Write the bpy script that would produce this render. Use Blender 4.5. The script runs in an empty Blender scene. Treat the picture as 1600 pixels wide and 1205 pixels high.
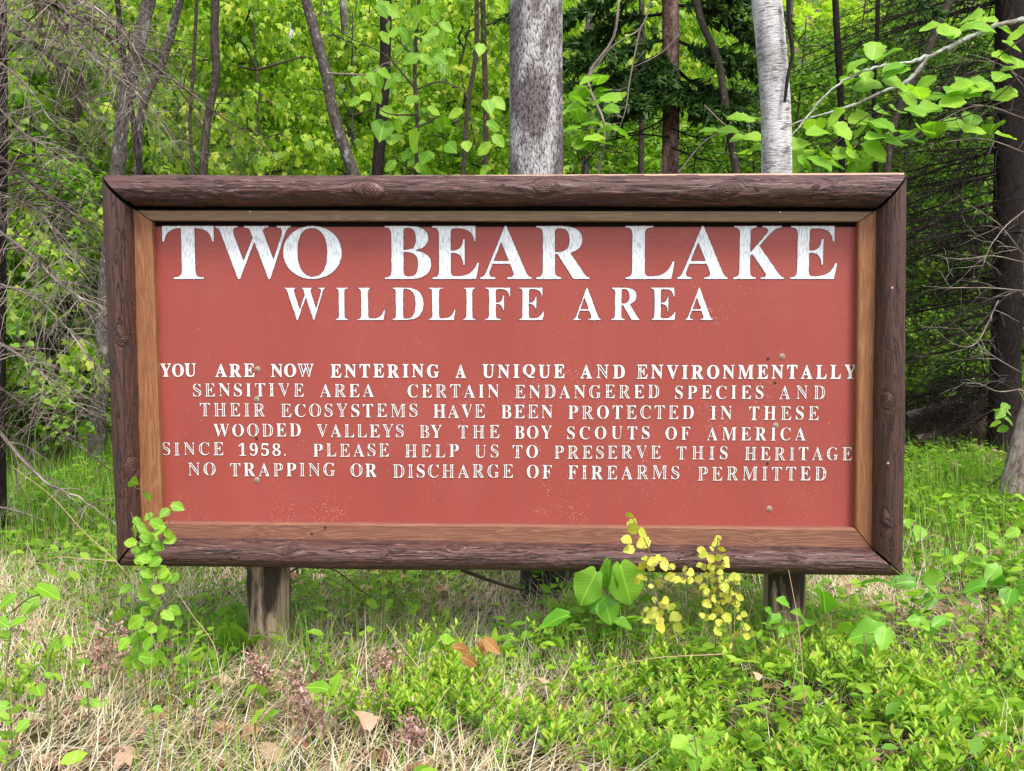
import bpy, math, random
import numpy as np
from mathutils import Vector, Matrix, noise as mnoise
rng = np.random.default_rng(7); random.seed(7)
SC = bpy.context.scene; COL = SC.collection
R = math.radians
# ------------------------------------------------------------------ camera, light
CAM_H, PITCH, F = 1.25, 0.0756834, 1600.0
cd = bpy.data.cameras.new('camera'); cd.sensor_width = 36; cd.lens = 36; cd.clip_start = .05; cd.clip_end = 500
cam = bpy.data.objects.new('camera', cd); COL.objects.link(cam)
cam.location = (0, 0, CAM_H); cam.rotation_euler = (math.pi/2 - PITCH, 0, 0); SC.camera = cam
SUN_EL, SUN_AZ = 60, 152          # azimuth measured clockwise from +Y (the view direction): behind the camera, to the right
w = bpy.data.worlds.new('World'); SC.world = w; w.use_nodes = True
wn = w.node_tree.nodes; wl = w.node_tree.links
sky = wn.new('ShaderNodeTexSky'); sky.sky_type = 'NISHITA'; sky.sun_disc = False
sky.sun_elevation = R(SUN_EL); sky.sun_rotation = R(SUN_AZ); sky.air_density = 1.0; sky.dust_density = 2.0
hs = wn.new('ShaderNodeHueSaturation'); hs.inputs['Saturation'].default_value = .5; hs.inputs['Value'].default_value = .31; wl.new(sky.outputs[0], hs.inputs['Color']); wl.new(hs.outputs[0], wn['Background'].inputs[0])   # thin cloud: a paler sky; wn['Background'].inputs[1].default_value = 0.15
sl = bpy.data.lights.new('sun', 'SUN'); sl.energy = 3.4; sl.angle = R(14); sl.color = (1, .97, .92)
so = bpy.data.objects.new('sun', sl); COL.objects.link(so)
sd = Vector((math.sin(R(SUN_AZ))*math.cos(R(SUN_EL)), math.cos(R(SUN_AZ))*math.cos(R(SUN_EL)), math.sin(R(SUN_EL))))
so.rotation_euler = sd.to_track_quat('Z', 'Y').to_euler(); so.location = sd*30
SC.view_settings.view_transform = 'Standard'; SC.view_settings.look = 'None'
SC.view_settings.exposure = 0.32; SC.view_settings.gamma = 1
SC.render.engine = 'CYCLES'; SC.cycles.use_denoising = True
SC.cycles.max_bounces = 8; SC.cycles.transmission_bounces = 4; SC.cycles.transparent_max_bounces = 4
# ------------------------------------------------------------------ points in the place
CP, SP = math.cos(PITCH), math.sin(PITCH)
def ray(px, py):
    x, y = (px-800)/F, (602.5-py)/F
    return np.array([x, CP + y*SP, -SP + y*CP])
def P(px, py, Y):                 # the point seen there at Y metres in front of the viewer
    d = ray(px, py); return np.array([0, 0, CAM_H]) + d*(Y/d[1])
def G(px, py, z=0.0):             # the point of the ground seen there
    d = ray(px, py); return np.array([0, 0, CAM_H]) + d*((z-CAM_H)/d[2])
# ------------------------------------------------------------------ materials
def material(name):
    m = bpy.data.materials.new(name); m.use_nodes = True
    return m, m.node_tree.nodes, m.node_tree.links, m.node_tree.nodes['Principled BSDF']
class N:                          # small node writer
    def __init__(s, name, rough=.7, spec=.3):
        s.m, s.n, s.l, s.b = material(name); s.b.inputs['Roughness'].default_value = rough
        s.b.inputs['Specular IOR Level'].default_value = spec
    def attr(s, name, out='Vector'):
        a = s.n.new('ShaderNodeAttribute'); a.attribute_name = name; return a.outputs[out]
    def val(s, x, sock):
        if isinstance(x, bpy.types.NodeSocket): s.l.new(x, sock)
        else: sock.default_value = x
    def mp(s, v, sc, off=(0, 0, 0)):
        a = s.n.new('ShaderNodeMapping'); s.l.new(v, a.inputs[0]); a.inputs['Scale'].default_value = sc
        a.inputs['Location'].default_value = off; return a.outputs[0]
    def noise(s, v, scale=1, detail=4, rough=.6, dist=0):
        a = s.n.new('ShaderNodeTexNoise'); s.l.new(v, a.inputs[0]); a.inputs['Scale'].default_value = scale
        a.inputs['Detail'].default_value = detail; a.inputs['Roughness'].default_value = rough
        a.inputs['Distortion'].default_value = dist; return a.outputs[0]
    def voro(s, v, scale=1, feature='F1'):
        a = s.n.new('ShaderNodeTexVoronoi'); s.l.new(v, a.inputs['Vector']); a.inputs['Scale'].default_value = scale
        a.feature = feature; return a.outputs[0]
    def ramp(s, v, stops, interp='LINEAR'):
        a = s.n.new('ShaderNodeValToRGB'); s.l.new(v, a.inputs[0]); cr = a.color_ramp; cr.interpolation = interp
        while len(cr.elements) < len(stops): cr.elements.new(.5)
        for e, (p, c) in zip(cr.elements, stops):
            e.position = p; e.color = (c, c, c, 1) if not isinstance(c, tuple) else (*c, 1)
        return a.outputs[0]
    def mix(s, f, a, b, mode='MIX'):
        q = s.n.new('ShaderNodeMix'); q.data_type = 'RGBA'; q.blend_type = mode
        s.val(f, q.inputs[0])
        for x, i in ((a, 6), (b, 7)):
            if isinstance(x, tuple): x = (*x, 1)
            s.val(x, q.inputs[i])
        return q.outputs[2]
    def math(s, op, a, b=0.0):
        q = s.n.new('ShaderNodeMath'); q.operation = op; s.val(a, q.inputs[0]); s.val(b, q.inputs[1]); return q.outputs[0]
    def sep(s, v):
        q = s.n.new('ShaderNodeSeparateXYZ'); s.l.new(v, q.inputs[0]); return q.outputs
    def color(s, c): s.val(c if not isinstance(c, tuple) else (*c, 1), s.b.inputs['Base Color']); return s
    def bump(s, h, strength=.5, dist=.002):
        q = s.n.new('ShaderNodeBump'); q.inputs['Strength'].default_value = strength; q.inputs['Distance'].default_value = dist
        s.l.new(h, q.inputs['Height']); s.l.new(q.outputs[0], s.b.inputs['Normal']); return s
    def leafy(s, col, trans=.45, tcol=None):
        t = s.n.new('ShaderNodeBsdfTranslucent'); x = s.n.new('ShaderNodeMixShader'); x.inputs[0].default_value = trans
        s.val(tcol or col, t.inputs[0]); s.color(col)
        s.l.new(s.b.outputs[0], x.inputs[1]); s.l.new(t.outputs[0], x.inputs[2])
        s.l.new(x.outputs[0], s.n['Material Output'].inputs[0]); return s
def leafmat(name, cols, trans=.45, rough=.5, veins=False, tmul=(1.05, 1.2, .6), gain=1.3):
    cols = [tuple(min(.8, v*gain) for v in c_) for c_ in cols]
    s = N(name, rough, .35); k = len(cols)
    c = s.ramp(s.attr('rnd', 'Fac'), [(i/(k-1), x) for i, x in enumerate(cols)])
    gc = s.attr('gc')
    if veins:
        x, y, z = s.sep(gc); ax = s.math('ABSOLUTE', x)
        st = s.math('SINE', s.math('MULTIPLY', s.math('SUBTRACT', y, s.math('MULTIPLY', ax, .75)), 62))
        c = s.mix(s.ramp(st, [(.7, 0.0), (1, .16)]), c, tuple(min(1, v*1.6) for v in cols[-1]))
        c = s.mix(s.ramp(ax, [(.006, .8), (.02, 0.0)]), c, tuple(min(1, v*1.7) for v in cols[-1]))
        c = s.mix(s.ramp(s.noise(gc, 6), [(.6, 0.0), (.8, .35)]), c, cols[0])
        s.bump(st, .12, .001)
    tc = s.mix(1.0, c, tuple(tmul), 'MULTIPLY')
    return s.leafy(c, trans, tc).m
def barkmat(name, dark, mid, pale, vs=(55, 55, 7), patch=.5, rough=.9, bump=.9, rings=False, sharp=(.38, .6), foot=0, spots=0):
    s = N(name, rough, .15); g = s.attr('gc')
    a = s.noise(s.mp(g, vs), 1, 6, .7, .4); b = s.noise(s.mp(g, (9, 9, 4)), 1, 4, .6)
    c = s.mix(s.ramp(a, [(sharp[0], 0.0), (sharp[1], 1.0)]), dark, mid)
    c = s.mix(s.ramp(b, [(patch, 0.0), (patch+.12, 1.0)]), c, s.mix(s.ramp(a, [(sharp[0]+.01, 0.0), (sharp[1]-.01, 1.0)]), mid if not foot else tuple(v*.5 for v in mid), pale))
    h = a
    if spots: c = s.mix(s.ramp(s.voro(s.mp(g, (34, 34, 17)), 1), [(spots-.12, .45), (spots, 0.0)]), c, pale)
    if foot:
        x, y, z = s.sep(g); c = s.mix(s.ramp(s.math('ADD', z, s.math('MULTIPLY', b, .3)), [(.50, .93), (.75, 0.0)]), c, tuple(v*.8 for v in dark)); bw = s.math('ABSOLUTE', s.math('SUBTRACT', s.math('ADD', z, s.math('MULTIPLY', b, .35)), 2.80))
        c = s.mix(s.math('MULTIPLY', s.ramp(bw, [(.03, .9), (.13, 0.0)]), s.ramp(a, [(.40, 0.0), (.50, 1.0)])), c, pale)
    if rings:
        r = s.noise(s.mp(g, (14, 14, 75)), 1, 4, .65, .6); blot = s.noise(s.mp(g, (16, 16, 9), (2, 5, 1)), 1, 5, .65); c = s.mix(s.ramp(blot, [(.50, 0.0), (.68, .55)]), c, tuple(v*2.2 for v in dark)); c = s.mix(s.math('MULTIPLY', s.ramp(r, [(.52, 0.0), (.60, .9)]), s.ramp(blot, [(.38, .15), (.55, 1.0)])), c, dark); h = s.math('SUBTRACT', a, s.math('MULTIPLY', r, .5))
    s.color(c).bump(h, bump, .012); return s.m
M = {}
# painted round log
def logmat(name, base, dark, flake, flake_at=.6):
    s = N(name, .48, .5); g = s.attr('gc'); x, y, z = s.sep(g); kd = z
    fine = s.noise(s.mp(g, (13, 360, 0)), 1, 6, .7, .5)
    coarse = s.noise(s.mp(g, (3.5, 85, 0)), 1, 5, .6, .6)
    crack = s.ramp(s.noise(s.mp(g, (5, 130, 0), (3, 1, 0)), 1, 6, .55, .8), [(.35, 1.0), (.41, 0.0)])
    big = s.noise(s.mp(g, (2.2, 30, 0), (7, 0, 0)), 1, 5, .55, 1.2)
    line = s.ramp(s.math('ABSOLUTE', s.math('SUBTRACT', big, .5)), [(.0, 1.0), (.018, 0.0)])
    c = s.mix(s.ramp(fine, [(.35, 0.0), (.65, 1.0)]), tuple(v*.45 for v in base), tuple(v*1.2 for v in base))
    c = s.mix(s.ramp(s.noise(s.mp(g, (2, 9, 0)), 1, 3), [(.4, 0.0), (.65, .55)]), c, tuple(v*.7 for v in base))
    fl = s.ramp(s.noise(s.mp(g, (11, 95, 0), (1, 4, 0)), 1, 6, .7), [(flake_at, 0.0), (flake_at+.06, .75)])
    c = s.mix(fl, c, flake)
    c = s.mix(s.math('MAXIMUM', crack, line), c, dark)
    ring = s.math('SINE', s.math('MULTIPLY', kd, 26))
    kn = s.ramp(kd, [(.0, 1.0), (.95, .8), (1.15, 0.0)])
    kc = s.mix(s.ramp(ring, [(.2, 0.0), (.9, 1.0)]), tuple(v*.5 for v in base), tuple(v*1.35 for v in base))
    c = s.mix(s.math('MULTIPLY', kn, .75), c, kc)
    h = s.math('ADD', s.math('MULTIPLY', fine, .35), s.math('MULTIPLY', coarse, .9))
    h = s.math('SUBTRACT', h, s.math('MULTIPLY', s.math('MAXIMUM', crack, line), 1.0))
    h = s.math('ADD', h, s.math('MULTIPLY', s.math('MULTIPLY', ring, kn), .35))
    s.color(c).bump(h, .8, .005)
    s.val(s.ramp(coarse, [(.35, .72), (.65, .45)]), s.b.inputs['Roughness'])
    return s.m
M['log_top'] = logmat('maroon_paint_weathered', (.088, .032, .024), (.008, .004, .003), (.25, .13, .115), .565)
M['log_side'] = logmat('brown_paint', (.080, .029, .019), (.014, .006, .005), (.16, .085, .07), .62)
def trimmat(name, a, b, dark, stain=None):
    s = N(name, .55, .35); g = s.attr('gc'); x, y, z = s.sep(g)
    r = s.noise(s.mp(g, (1.6, 34, 0)), 1, 3, .5, .6)
    st = s.math('SINE', s.math('MULTIPLY', r, 75))
    fine = s.noise(s.mp(g, (14, 500, 0)), 1, 4, .6)
    c = s.mix(s.ramp(st, [(.0, 0.0), (.9, 1.0)]), a, b)
    c = s.mix(s.ramp(fine, [(.35, .5), (.6, 0.0)]), c, dark)
    c = s.mix(s.ramp(s.noise(s.mp(g, (5, 30, 0)), 1, 4), [(.56, 0.0), (.75, .6)]), c, dark)
    kn = s.ramp(z, [(.0, 1.0), (.8, .8), (1.2, 0.0)])
    c = s.mix(s.math('MULTIPLY', kn, .7), c, s.mix(s.ramp(s.math('SINE', s.math('MULTIPLY', z, 18)), [(.1, 0.0), (.9, 1.0)]), dark, b))
    s.color(c).bump(s.math('ADD', st, fine), .25, .001); return s.m
M['trim_side'] = trimmat('stained_board', (.25, .095, .038), (.31, .14, .058), (.11, .04, .018))
M['trim_flat'] = trimmat('stained_board_reddish', (.20, .080, .048), (.27, .12, .070), (.10, .042, .026))
M['trim_up'] = trimmat('worn_board_grey_brown', (.21, .125, .070), (.28, .175, .10), (.09, .045, .02))
# red panel
s = N('barn_red_panel_paint', .42, .35); g = s.attr('gc')
c = s.mix(s.ramp(s.noise(s.mp(g, (3, 3, 1.2)), 1, 4, .6), [(.3, 0.0), (.7, 1.0)]), (.268, .047, .034), (.305, .057, .042))
c = s.mix(s.ramp(s.noise(s.mp(g, (26, 1, .5)), 1, 4, .6), [(.45, 0.0), (.75, .35)]), c, (.255, .058, .055))
sp = s.voro(g, 120); spm = s.ramp(sp, [(.14, 1.0), (.24, 0.0)])
den = s.ramp(s.noise(s.mp(g, (2.6, 1, 1.8), (4, 0, 2)), 1, 5, .65, .8), [(.54, 0.0), (.66, 1.0)])
c = s.mix(s.math('MULTIPLY', s.math('MULTIPLY', spm, den), .75), c, (.62, .38, .30))
sp2 = s.ramp(s.voro(g, 34), [(.035, 1.0), (.06, 0.0)]); c = s.mix(s.math('MULTIPLY', sp2, .5), c, (.6, .3, .22))
x, y, z = s.sep(g); run = s.noise(s.mp(g, (38, 1, .9), (5, 0, 0)), 1, 3, .6); c = s.mix(s.ramp(run, [(.52, 0.0), (.70, .2)]), c, (.21, .045, .045))
c = s.mix(s.ramp(s.noise(s.mp(g, (1.7, 1, 3.2), (1, 0, 6)), 1, 5, .65), [(.5, 0.0), (.72, .28)]), c, (.35, .09, .075))
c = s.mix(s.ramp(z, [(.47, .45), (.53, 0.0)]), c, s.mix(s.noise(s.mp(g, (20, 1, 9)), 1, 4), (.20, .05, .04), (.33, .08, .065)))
s.color(c).bump(s.noise(s.mp(g, (40, 1, 14)), 1, 4), .2, .001); M['panel'] = s.m
s = N('white_letter_paint', .5, .3); g = s.attr('gc')
st = s.noise(s.mp(g, (170, 1, 38)), 1, 4, .65, .3)
c = s.mix(s.ramp(st, [(.47, 0.0), (.62, .85)]), (.76, .76, .75), (.40, .42, .50)); s.color(c).bump(st, .4, .001); M['white'] = s.m
s = N('white_small_paint', .5, .3); g = s.attr('gc')
c = s.mix(s.ramp(s.noise(g, 120, 3), [(.5, 0.0), (.72, .6)]), (.70, .68, .64), (.50, .38, .35)); s.color(c); M['white_small'] = s.m
M['edge'] = N('letter_outline_paint', .7).color((.17, .07, .08)).m  # dark mauve outline around every letter
s = N('gap_shade_black', .9); s.color((.012, .008, .007)); M['black'] = s.m  # black colour stands in for deep shade in the frame's gaps
s = N('screw_steel', .42, .5); s.color((.40, .34, .25)); s.b.inputs['Metallic'].default_value = .2; M['steel'] = s.m
s = N('hole_dark', .9); s.color((.06, .015, .012)); M['hole'] = s.m
# post wood
s = N('weathered_post_wood', .85, .2); g = s.attr('gc')
a = s.noise(s.mp(g, (60, 60, 2.4)), 1, 6, .65, .4); b = s.noise(s.mp(g, (16, 16, 3.5), (1, 3, 2)), 1, 4, .6, .5)
c = s.mix(s.ramp(a, [(.32, 0.0), (.62, 1.0)]), (.12, .072, .047), (.40, .29, .20))
x, y, z = s.sep(g)
st = s.math('ADD', b, s.math('MULTIPLY', z, .75))
c = s.mix(s.ramp(st, [(.82, 0.0), (.92, .93)]), c, (.018, .012, .010))
s.color(c).bump(a, .8, .006); M['post'] = s.m
# bark
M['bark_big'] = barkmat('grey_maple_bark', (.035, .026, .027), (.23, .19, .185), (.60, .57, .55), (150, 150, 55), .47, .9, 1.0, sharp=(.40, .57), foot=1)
M['bark_birch'] = barkmat('pale_birch_bark', (.11, .095, .09), (.42, .39, .38), (.60, .57, .56), (26, 26, 110), .40, .7, .8, True, sharp=(.36, .50))
M['bark_grey'] = barkmat('grey_smooth_bark', (.04, .032, .028), (.12, .10, .085), (.42, .41, .37), (50, 50, 30), .60, spots=.26)
M['bark_brown'] = barkmat('brown_bark', (.028, .020, .016), (.075, .058, .045), (.34, .31, .27), (60, 60, 30), .64, spots=.20)
M['bark_dark'] = barkmat('dark_spruce_bark', (.008, .006, .005), (.028, .020, .017), (.08, .062, .055), (60, 60, 25), .6)
M['bark_red'] = barkmat('reddish_spruce_bark', (.05, .025, .02), (.20, .11, .09), (.36, .25, .22), (60, 60, 40), .5)
M['bark_flaky'] = barkmat('flaky_pinkish_bark', (.10, .065, .055), (.30, .22, .19), (.50, .42, .38), (45, 45, 20), .45)
M['twig_pale'] = barkmat('dead_twig_greybrown', (.10, .075, .06), (.28, .22, .185), (.50, .435, .37), (90, 90, 10), .5, .9, .2)
M['twig_mid'] = barkmat('dead_branch_brown', (.035, .024, .019), (.11, .08, .062), (.28, .24, .20), (90, 90, 14), .55, .9, .4)
M['twig_dark'] = barkmat('dark_twig', (.010, .008, .007), (.032, .023, .019), (.09, .072, .06), (90, 90, 14), .62, .9, .2)
M['lichen'] = barkmat('lichen_covered_branch', (.12, .09, .075), (.30, .26, .22), (.50, .54, .46), (60, 60, 40), .40)
M['stem'] = barkmat('plant_stem', (.10, .07, .04), (.22, .16, .08), (.25, .26, .10), (90, 90, 14), .5, .7, .1)
# leaves
M['leaf_maple'] = leafmat('yellow_green_maple_leaf', [(.07, .16, .012), (.19, .33, .022), (.33, .45, .035), (.46, .49, .06)], .55)
M['leaf_under'] = leafmat('fresh_green_leaf', [(.08, .19, .014), (.16, .30, .020), (.26, .39, .03)], .45)
M['leaf_bright'] = leafmat('bright_green_leaf', [(.11, .25, .016), (.17, .33, .022), (.25, .40, .032)], .45, .5, True)
M['leaf_broad'] = leafmat('broad_green_leaf', [(.07, .21, .015), (.11, .27, .02), (.17, .33, .03)], .35, .42, True)
M['leaf_yellow'] = leafmat('yellow_leaf', [(.38, .42, .05), (.50, .50, .055), (.56, .48, .08)], .35, .5, gain=1.1)
M['leaf_orange'] = leafmat('orange_young_leaf', [(.20, .08, .025), (.28, .13, .04), (.27, .18, .05)], .35, .5, True)
M['leaf_blue'] = leafmat('blueberry_leaf', [(.045, .16, .010), (.13, .31, .018), (.27, .45, .03), (.40, .48, .05), (.38, .26, .07)], .4, .45, gain=1.12)
M['leaf_far'] = leafmat('far_leaf', [(.08, .18, .018), (.22, .37, .03), (.38, .49, .05), (.50, .53, .09)], .55)
M['leaf_dark'] = leafmat('shaded_green_leaf', [(.05, .12, .012), (.11, .22, .02), (.20, .34, .03)], .45)  # darker copy of the understorey green, with the dim wood's shade in its colour
M['needle'] = leafmat('spruce_needle', [(.012, .035, .008), (.03, .07, .012), (.07, .13, .018)], .2, .6)
M['grass'] = leafmat('green_grass_blade', [(.07, .19, .012), (.13, .28, .02), (.22, .35, .03), (.34, .36, .08)], .4)
M['dry'] = leafmat('dry_straw_blade', [(.30, .19, .10), (.54, .39, .24), (.70, .56, .38), (.80, .70, .54)], .3, .7, tmul=(1, .93, .8), gain=1.28)
M['litter'] = leafmat('dead_leaf', [(.10, .045, .025), (.22, .11, .06), (.36, .21, .13), (.48, .33, .22)], .2, .7, tmul=(1, .9, .8), gain=1.05)
M['pink'] = leafmat('dried_flower_head', [(.22, .10, .075), (.36, .20, .16), (.55, .38, .33)], .2, .8, tmul=(1, .9, .8), gain=1.05)
# ground
s = N('forest_floor', .95, .1); g = s.attr('gc')
a = s.noise(g, 38, 6, .7); b = s.noise(g, 4, 4)
c = s.mix(s.ramp(a, [(.35, 0.0), (.65, 1.0)]), (.045, .030, .020), (.17, .115, .07))
c = s.mix(s.ramp(b, [(.4, 0.0), (.6, .7)]), c, (.055, .085, .02)); s.color(c).bump(a, 1, .03); M['soil'] = s.m
# ------------------------------------------------------------------ mesh writer
class MB:
    def __init__(s): s.v = []; s.q = []; s.t = []; s.g = []; s.r = []; s.n = 0; s.qm = []; s.tm = []
    def add(s, v, faces, gc=None, rnd=.5, mi=0):
        v = np.asarray(v, float).reshape(-1, 3); f = np.asarray(faces, int)
        s.v.append(v); s.g.append(v if gc is None else np.asarray(gc, float).reshape(-1, 3))
        s.r.append(np.full(len(v), rnd) if np.isscalar(rnd) else np.asarray(rnd, float))
        if f.shape[1] == 3: s.t.append(f + s.n); s.tm.append(np.full(len(f), mi))
        else: s.q.append(f + s.n); s.qm.append(np.full(len(f), mi))
        s.n += len(v); return s
    def mesh(s, name, mats, smooth=True):
        v = np.concatenate(s.v); t = np.concatenate(s.t) if s.t else np.zeros((0, 3), int)
        q = np.concatenate(s.q) if s.q else np.zeros((0, 4), int)
        me = bpy.data.meshes.new(name); me.vertices.add(len(v)); me.vertices.foreach_set('co', v.astype(np.float32).ravel())
        me.loops.add(t.size + q.size); me.loops.foreach_set('vertex_index', np.concatenate([t.ravel(), q.ravel()]).astype(np.int32))
        me.polygons.add(len(t)+len(q))
        st = np.concatenate([np.arange(len(t))*3, len(t)*3 + np.arange(len(q))*4]).astype(np.int32)
        me.polygons.foreach_set('loop_start', st)
        me.polygons.foreach_set('material_index', np.concatenate([*s.tm, *s.qm]).astype(np.int32) if (s.tm or s.qm) else [])
        me.polygons.foreach_set('use_smooth', np.full(len(t)+len(q), smooth))
        a = me.attributes.new('gc', 'FLOAT_VECTOR', 'POINT'); a.data.foreach_set('vector', np.concatenate(s.g).astype(np.float32).ravel())
        a = me.attributes.new('rnd', 'FLOAT', 'POINT'); a.data.foreach_set('value', np.concatenate(s.r).astype(np.float32))
        for m in (mats if isinstance(mats, (list, tuple)) else [mats]): me.materials.append(m)
        me.update(calc_edges=True); me.validate(); return me
    def obj(s, name, mats, parent=None, smooth=True, kind=None, label=None):
        return link(name, s.mesh(name, mats, smooth), parent, kind, label)
def link(name, me, parent=None, kind=None, label=None):
    o = bpy.data.objects.new(name, me); COL.objects.link(o); o.parent = parent
    if kind: o['kind'] = kind
    if label: o['label'] = label
    return o
def thing(name, label, cat, loc=(0, 0, 0), group=None, rz=0):
    o = bpy.data.objects.new(name, None); COL.objects.link(o); o.location = Vector([float(x) for x in loc]); o.rotation_euler = (0, 0, rz)
    o.empty_display_size = .1; o['label'] = label; o['category'] = cat
    if group: o['group'] = group
    return o
def copy_thing(root, loc, rz, sc, label=None, mats=None):
    r = root.copy(); COL.objects.link(r); r.location = Vector([float(x) for x in loc]); r.rotation_euler = (0, 0, rz); r.scale = (sc, sc, sc)
    if label: r['label'] = label
    for ch in list(root.children):
        c = ch.copy(); COL.objects.link(c); c.parent = r
    return r
def norm(a): return a/np.maximum(np.linalg.norm(a, axis=-1, keepdims=True), 1e-9)
def tubes(mb, Pt, Rd, k=4, rnd=.5, mi=0):          # many tapered tubes at once: Pt (n,s,3), Rd (n,s)
    Pt = np.asarray(Pt, float); Rd = np.asarray(Rd, float)
    if Pt.ndim == 2: Pt = Pt[None]; Rd = Rd[None]
    n, S, _ = Pt.shape
    T = norm(np.gradient(Pt, axis=1)); T0 = norm(Pt[:, -1]-Pt[:, 0])
    ref = np.where(np.abs(T0[:, 2:3]) > .8, np.array([[1., .13, 0]]), np.array([[0.07, 0.05, 1.]]))[:, None]
    A = norm(np.cross(T, np.broadcast_to(ref, T.shape))); B = np.cross(T, A)
    th = np.arange(k)/k*2*np.pi
    ring = A[:, :, None]*np.cos(th)[None, None, :, None] + B[:, :, None]*np.sin(th)[None, None, :, None]
    V = Pt[:, :, None] + ring*Rd[:, :, None, None]
    L = np.concatenate([np.zeros((n, 1)), np.cumsum(np.linalg.norm(np.diff(Pt, axis=1), axis=-1), axis=1)], 1)
    seed = (np.arange(n)*1.37 % 50)[:, None, None]
    gc = np.stack([np.cos(th)[None, None]*Rd[:, :, None]+seed, np.sin(th)[None, None]*Rd[:, :, None]+0*seed,
                   np.broadcast_to(L[:, :, None], (n, S, k))], -1)
    i = np.arange(n)[:, None, None]*S*k; j = np.arange(S-1)[None, :, None]*k; a = np.arange(k)[None, None]
    q = np.stack([i+j+a, i+j+(a+1) % k, i+j+k+(a+1) % k, i+j+k+a], -1).reshape(-1, 4)
    mb.add(V, q, gc, rnd if np.isscalar(rnd) else np.repeat(rnd, S*k), mi)
def smoothpath(pts, n):
    pts = np.asarray(pts, float); t = np.concatenate([[0], np.cumsum(np.linalg.norm(np.diff(pts, axis=0), axis=1))]); t /= t[-1]
    u = np.linspace(0, 1, n); m = np.gradient(pts, t, axis=0) if len(pts) > 2 else np.repeat((pts[1:]-pts[:1]), 2, 0)
    out = np.zeros((n, 3))
    for i, x in enumerate(u):
        k = min(len(t)-2, max(0, int(np.searchsorted(t, x, 'right')-1))); h = t[k+1]-t[k]; s_ = (x-t[k])/h
        out[i] = ((2*s_**3-3*s_**2+1)*pts[k] + (s_**3-2*s_**2+s_)*h*m[k] + (-2*s_**3+3*s_**2)*pts[k+1] + (s_**3-s_**2)*h*m[k+1])
    return out
def trunk_mesh(mb, pts, r0, r1, sides=14, n=60, rough=.05, flare=.3, seed=0, knob=0.0):
    C = smoothpath(pts, n); L = np.linalg.norm(np.diff(C, axis=0), axis=1); z = np.concatenate([[0], np.cumsum(L)])
    rr = r0 + (r1-r0)*z/z[-1] + r0*flare*np.exp(-z/.18)
    sub = MB(); tubes(sub, C, rr, sides); V = sub.v[0]; gc = sub.g[0]
    ctr = np.repeat(C, sides, 0); d = V-ctr
    f = np.empty(len(V))
    for i in range(len(V)):
        g = gc[i]; v = Vector((g[0]*9/r0*.1+seed, g[1]*9/r0*.1, g[2]*2.2)); v2 = Vector((g[0]*60+seed, g[1]*60, g[2]*14))
        f[i] = 1 + rough*(2*mnoise.noise(v) + .6*mnoise.noise(v2)) + knob*max(0, mnoise.noise(Vector((seed+9, 0, g[2]*2.7))))
    mb.add(ctr + d*f[:, None], sub.q[0], gc+np.array([seed, 0, 0]))
    return C, rr
# leaf templates: x across, y along the midrib from the stalk, z up
def tmpl(mid, side):                       # mid: [(y,z)], side: [(x,y,z)] with len(mid)-? -> triangles, both halves
    V = [(0, y, z) for y, z in mid]; T = []; nm = len(mid)
    for sgn in (1, -1):
        o = len(V); V += [(sgn*x, y, z) for x, y, z in side]
        chain_m = list(range(nm)); chain_s = [0]+[o+i for i in range(len(side))]+[nm-1]
        i = j = 0
        while i < nm-1 or j < len(chain_s)-1:      # zip the two chains
            ym = V[chain_m[i+1]][1] if i < nm-1 else 9; ys = V[chain_s[j+1]][1] if j < len(chain_s)-1 else 9
            if ys <= ym: tri = (chain_m[i], chain_s[j], chain_s[j+1]); j += 1
            else: tri = (chain_m[i], chain_s[j], chain_m[i+1]); i += 1
            if len(set(tri)) == 3: T.append(tri if sgn > 0 else tri[::-1])
    return np.array(V, float), np.array(T)
HEART_FAR = tmpl([(0, 0), (.55, .02), (1, -.12)], [(.38, .12, .10), (.42, .5, .10)])
HEART = tmpl([(0, 0), (.3, .01), (.65, -.02), (1, -.16)], [(.22, -.08, .05), (.44, .12, .10), (.47, .38, .10), (.30, .72, .02)])
MAPLE = tmpl([(0, 0), (.5, -.04), (1, -.42)], [(.16, .0, .02), (.40, .06, -.08), (.30, .34, .05), (.50, .60, -.22), (.24, .70, -.06)])
OVAL = tmpl([(0, 0), (.5, -.02), (1, -.08)], [(.20, .30, .07), (.19, .66, .05)])
LANCE = tmpl([(0, 0), (.5, 0), (1, -.1)], [(.13, .3, .05), (.12, .65, .04)])
def nearleaf(wd=.5, tip=.72, serr=.02, fold=.12, curl=.18, n=15, seed=0, cordate=.12):
    r_ = np.random.default_rng(seed); mid = []; side = []
    for i in range(7):
        y = i/6; mid.append((y, -curl*y*y + .03*math.sin(y*5+seed)))
    for i in range(1, n):
        t = i/n; th = math.pi*t
        y = (1-math.cos(th))/2; x = wd*((y/.34)**.5 if y < .34 else max(0., 1-((y-.34)/.66)**1.6)**tip)
        if t < .25: y -= cordate*math.sin(t/.25*math.pi)
        x *= 1 + serr*(1 if i % 2 else -1)*2
        side.append((x, y, x*fold*2 - curl*y*y + .05*math.sin(y*9+seed*2)*x*2))
    ys = -1
    side2 = []
    for x, y, z in side:                    # keep the chain rising along y
        side2.append((x, y, z))
    return tmpl(mid, side2)
def frames(n, axis, normal):
    f = norm(axis); nn = norm(normal - (normal*f).sum(-1, keepdims=True)*f); x = np.cross(f, nn)
    return np.stack([x, f, nn], -1)         # columns
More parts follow.
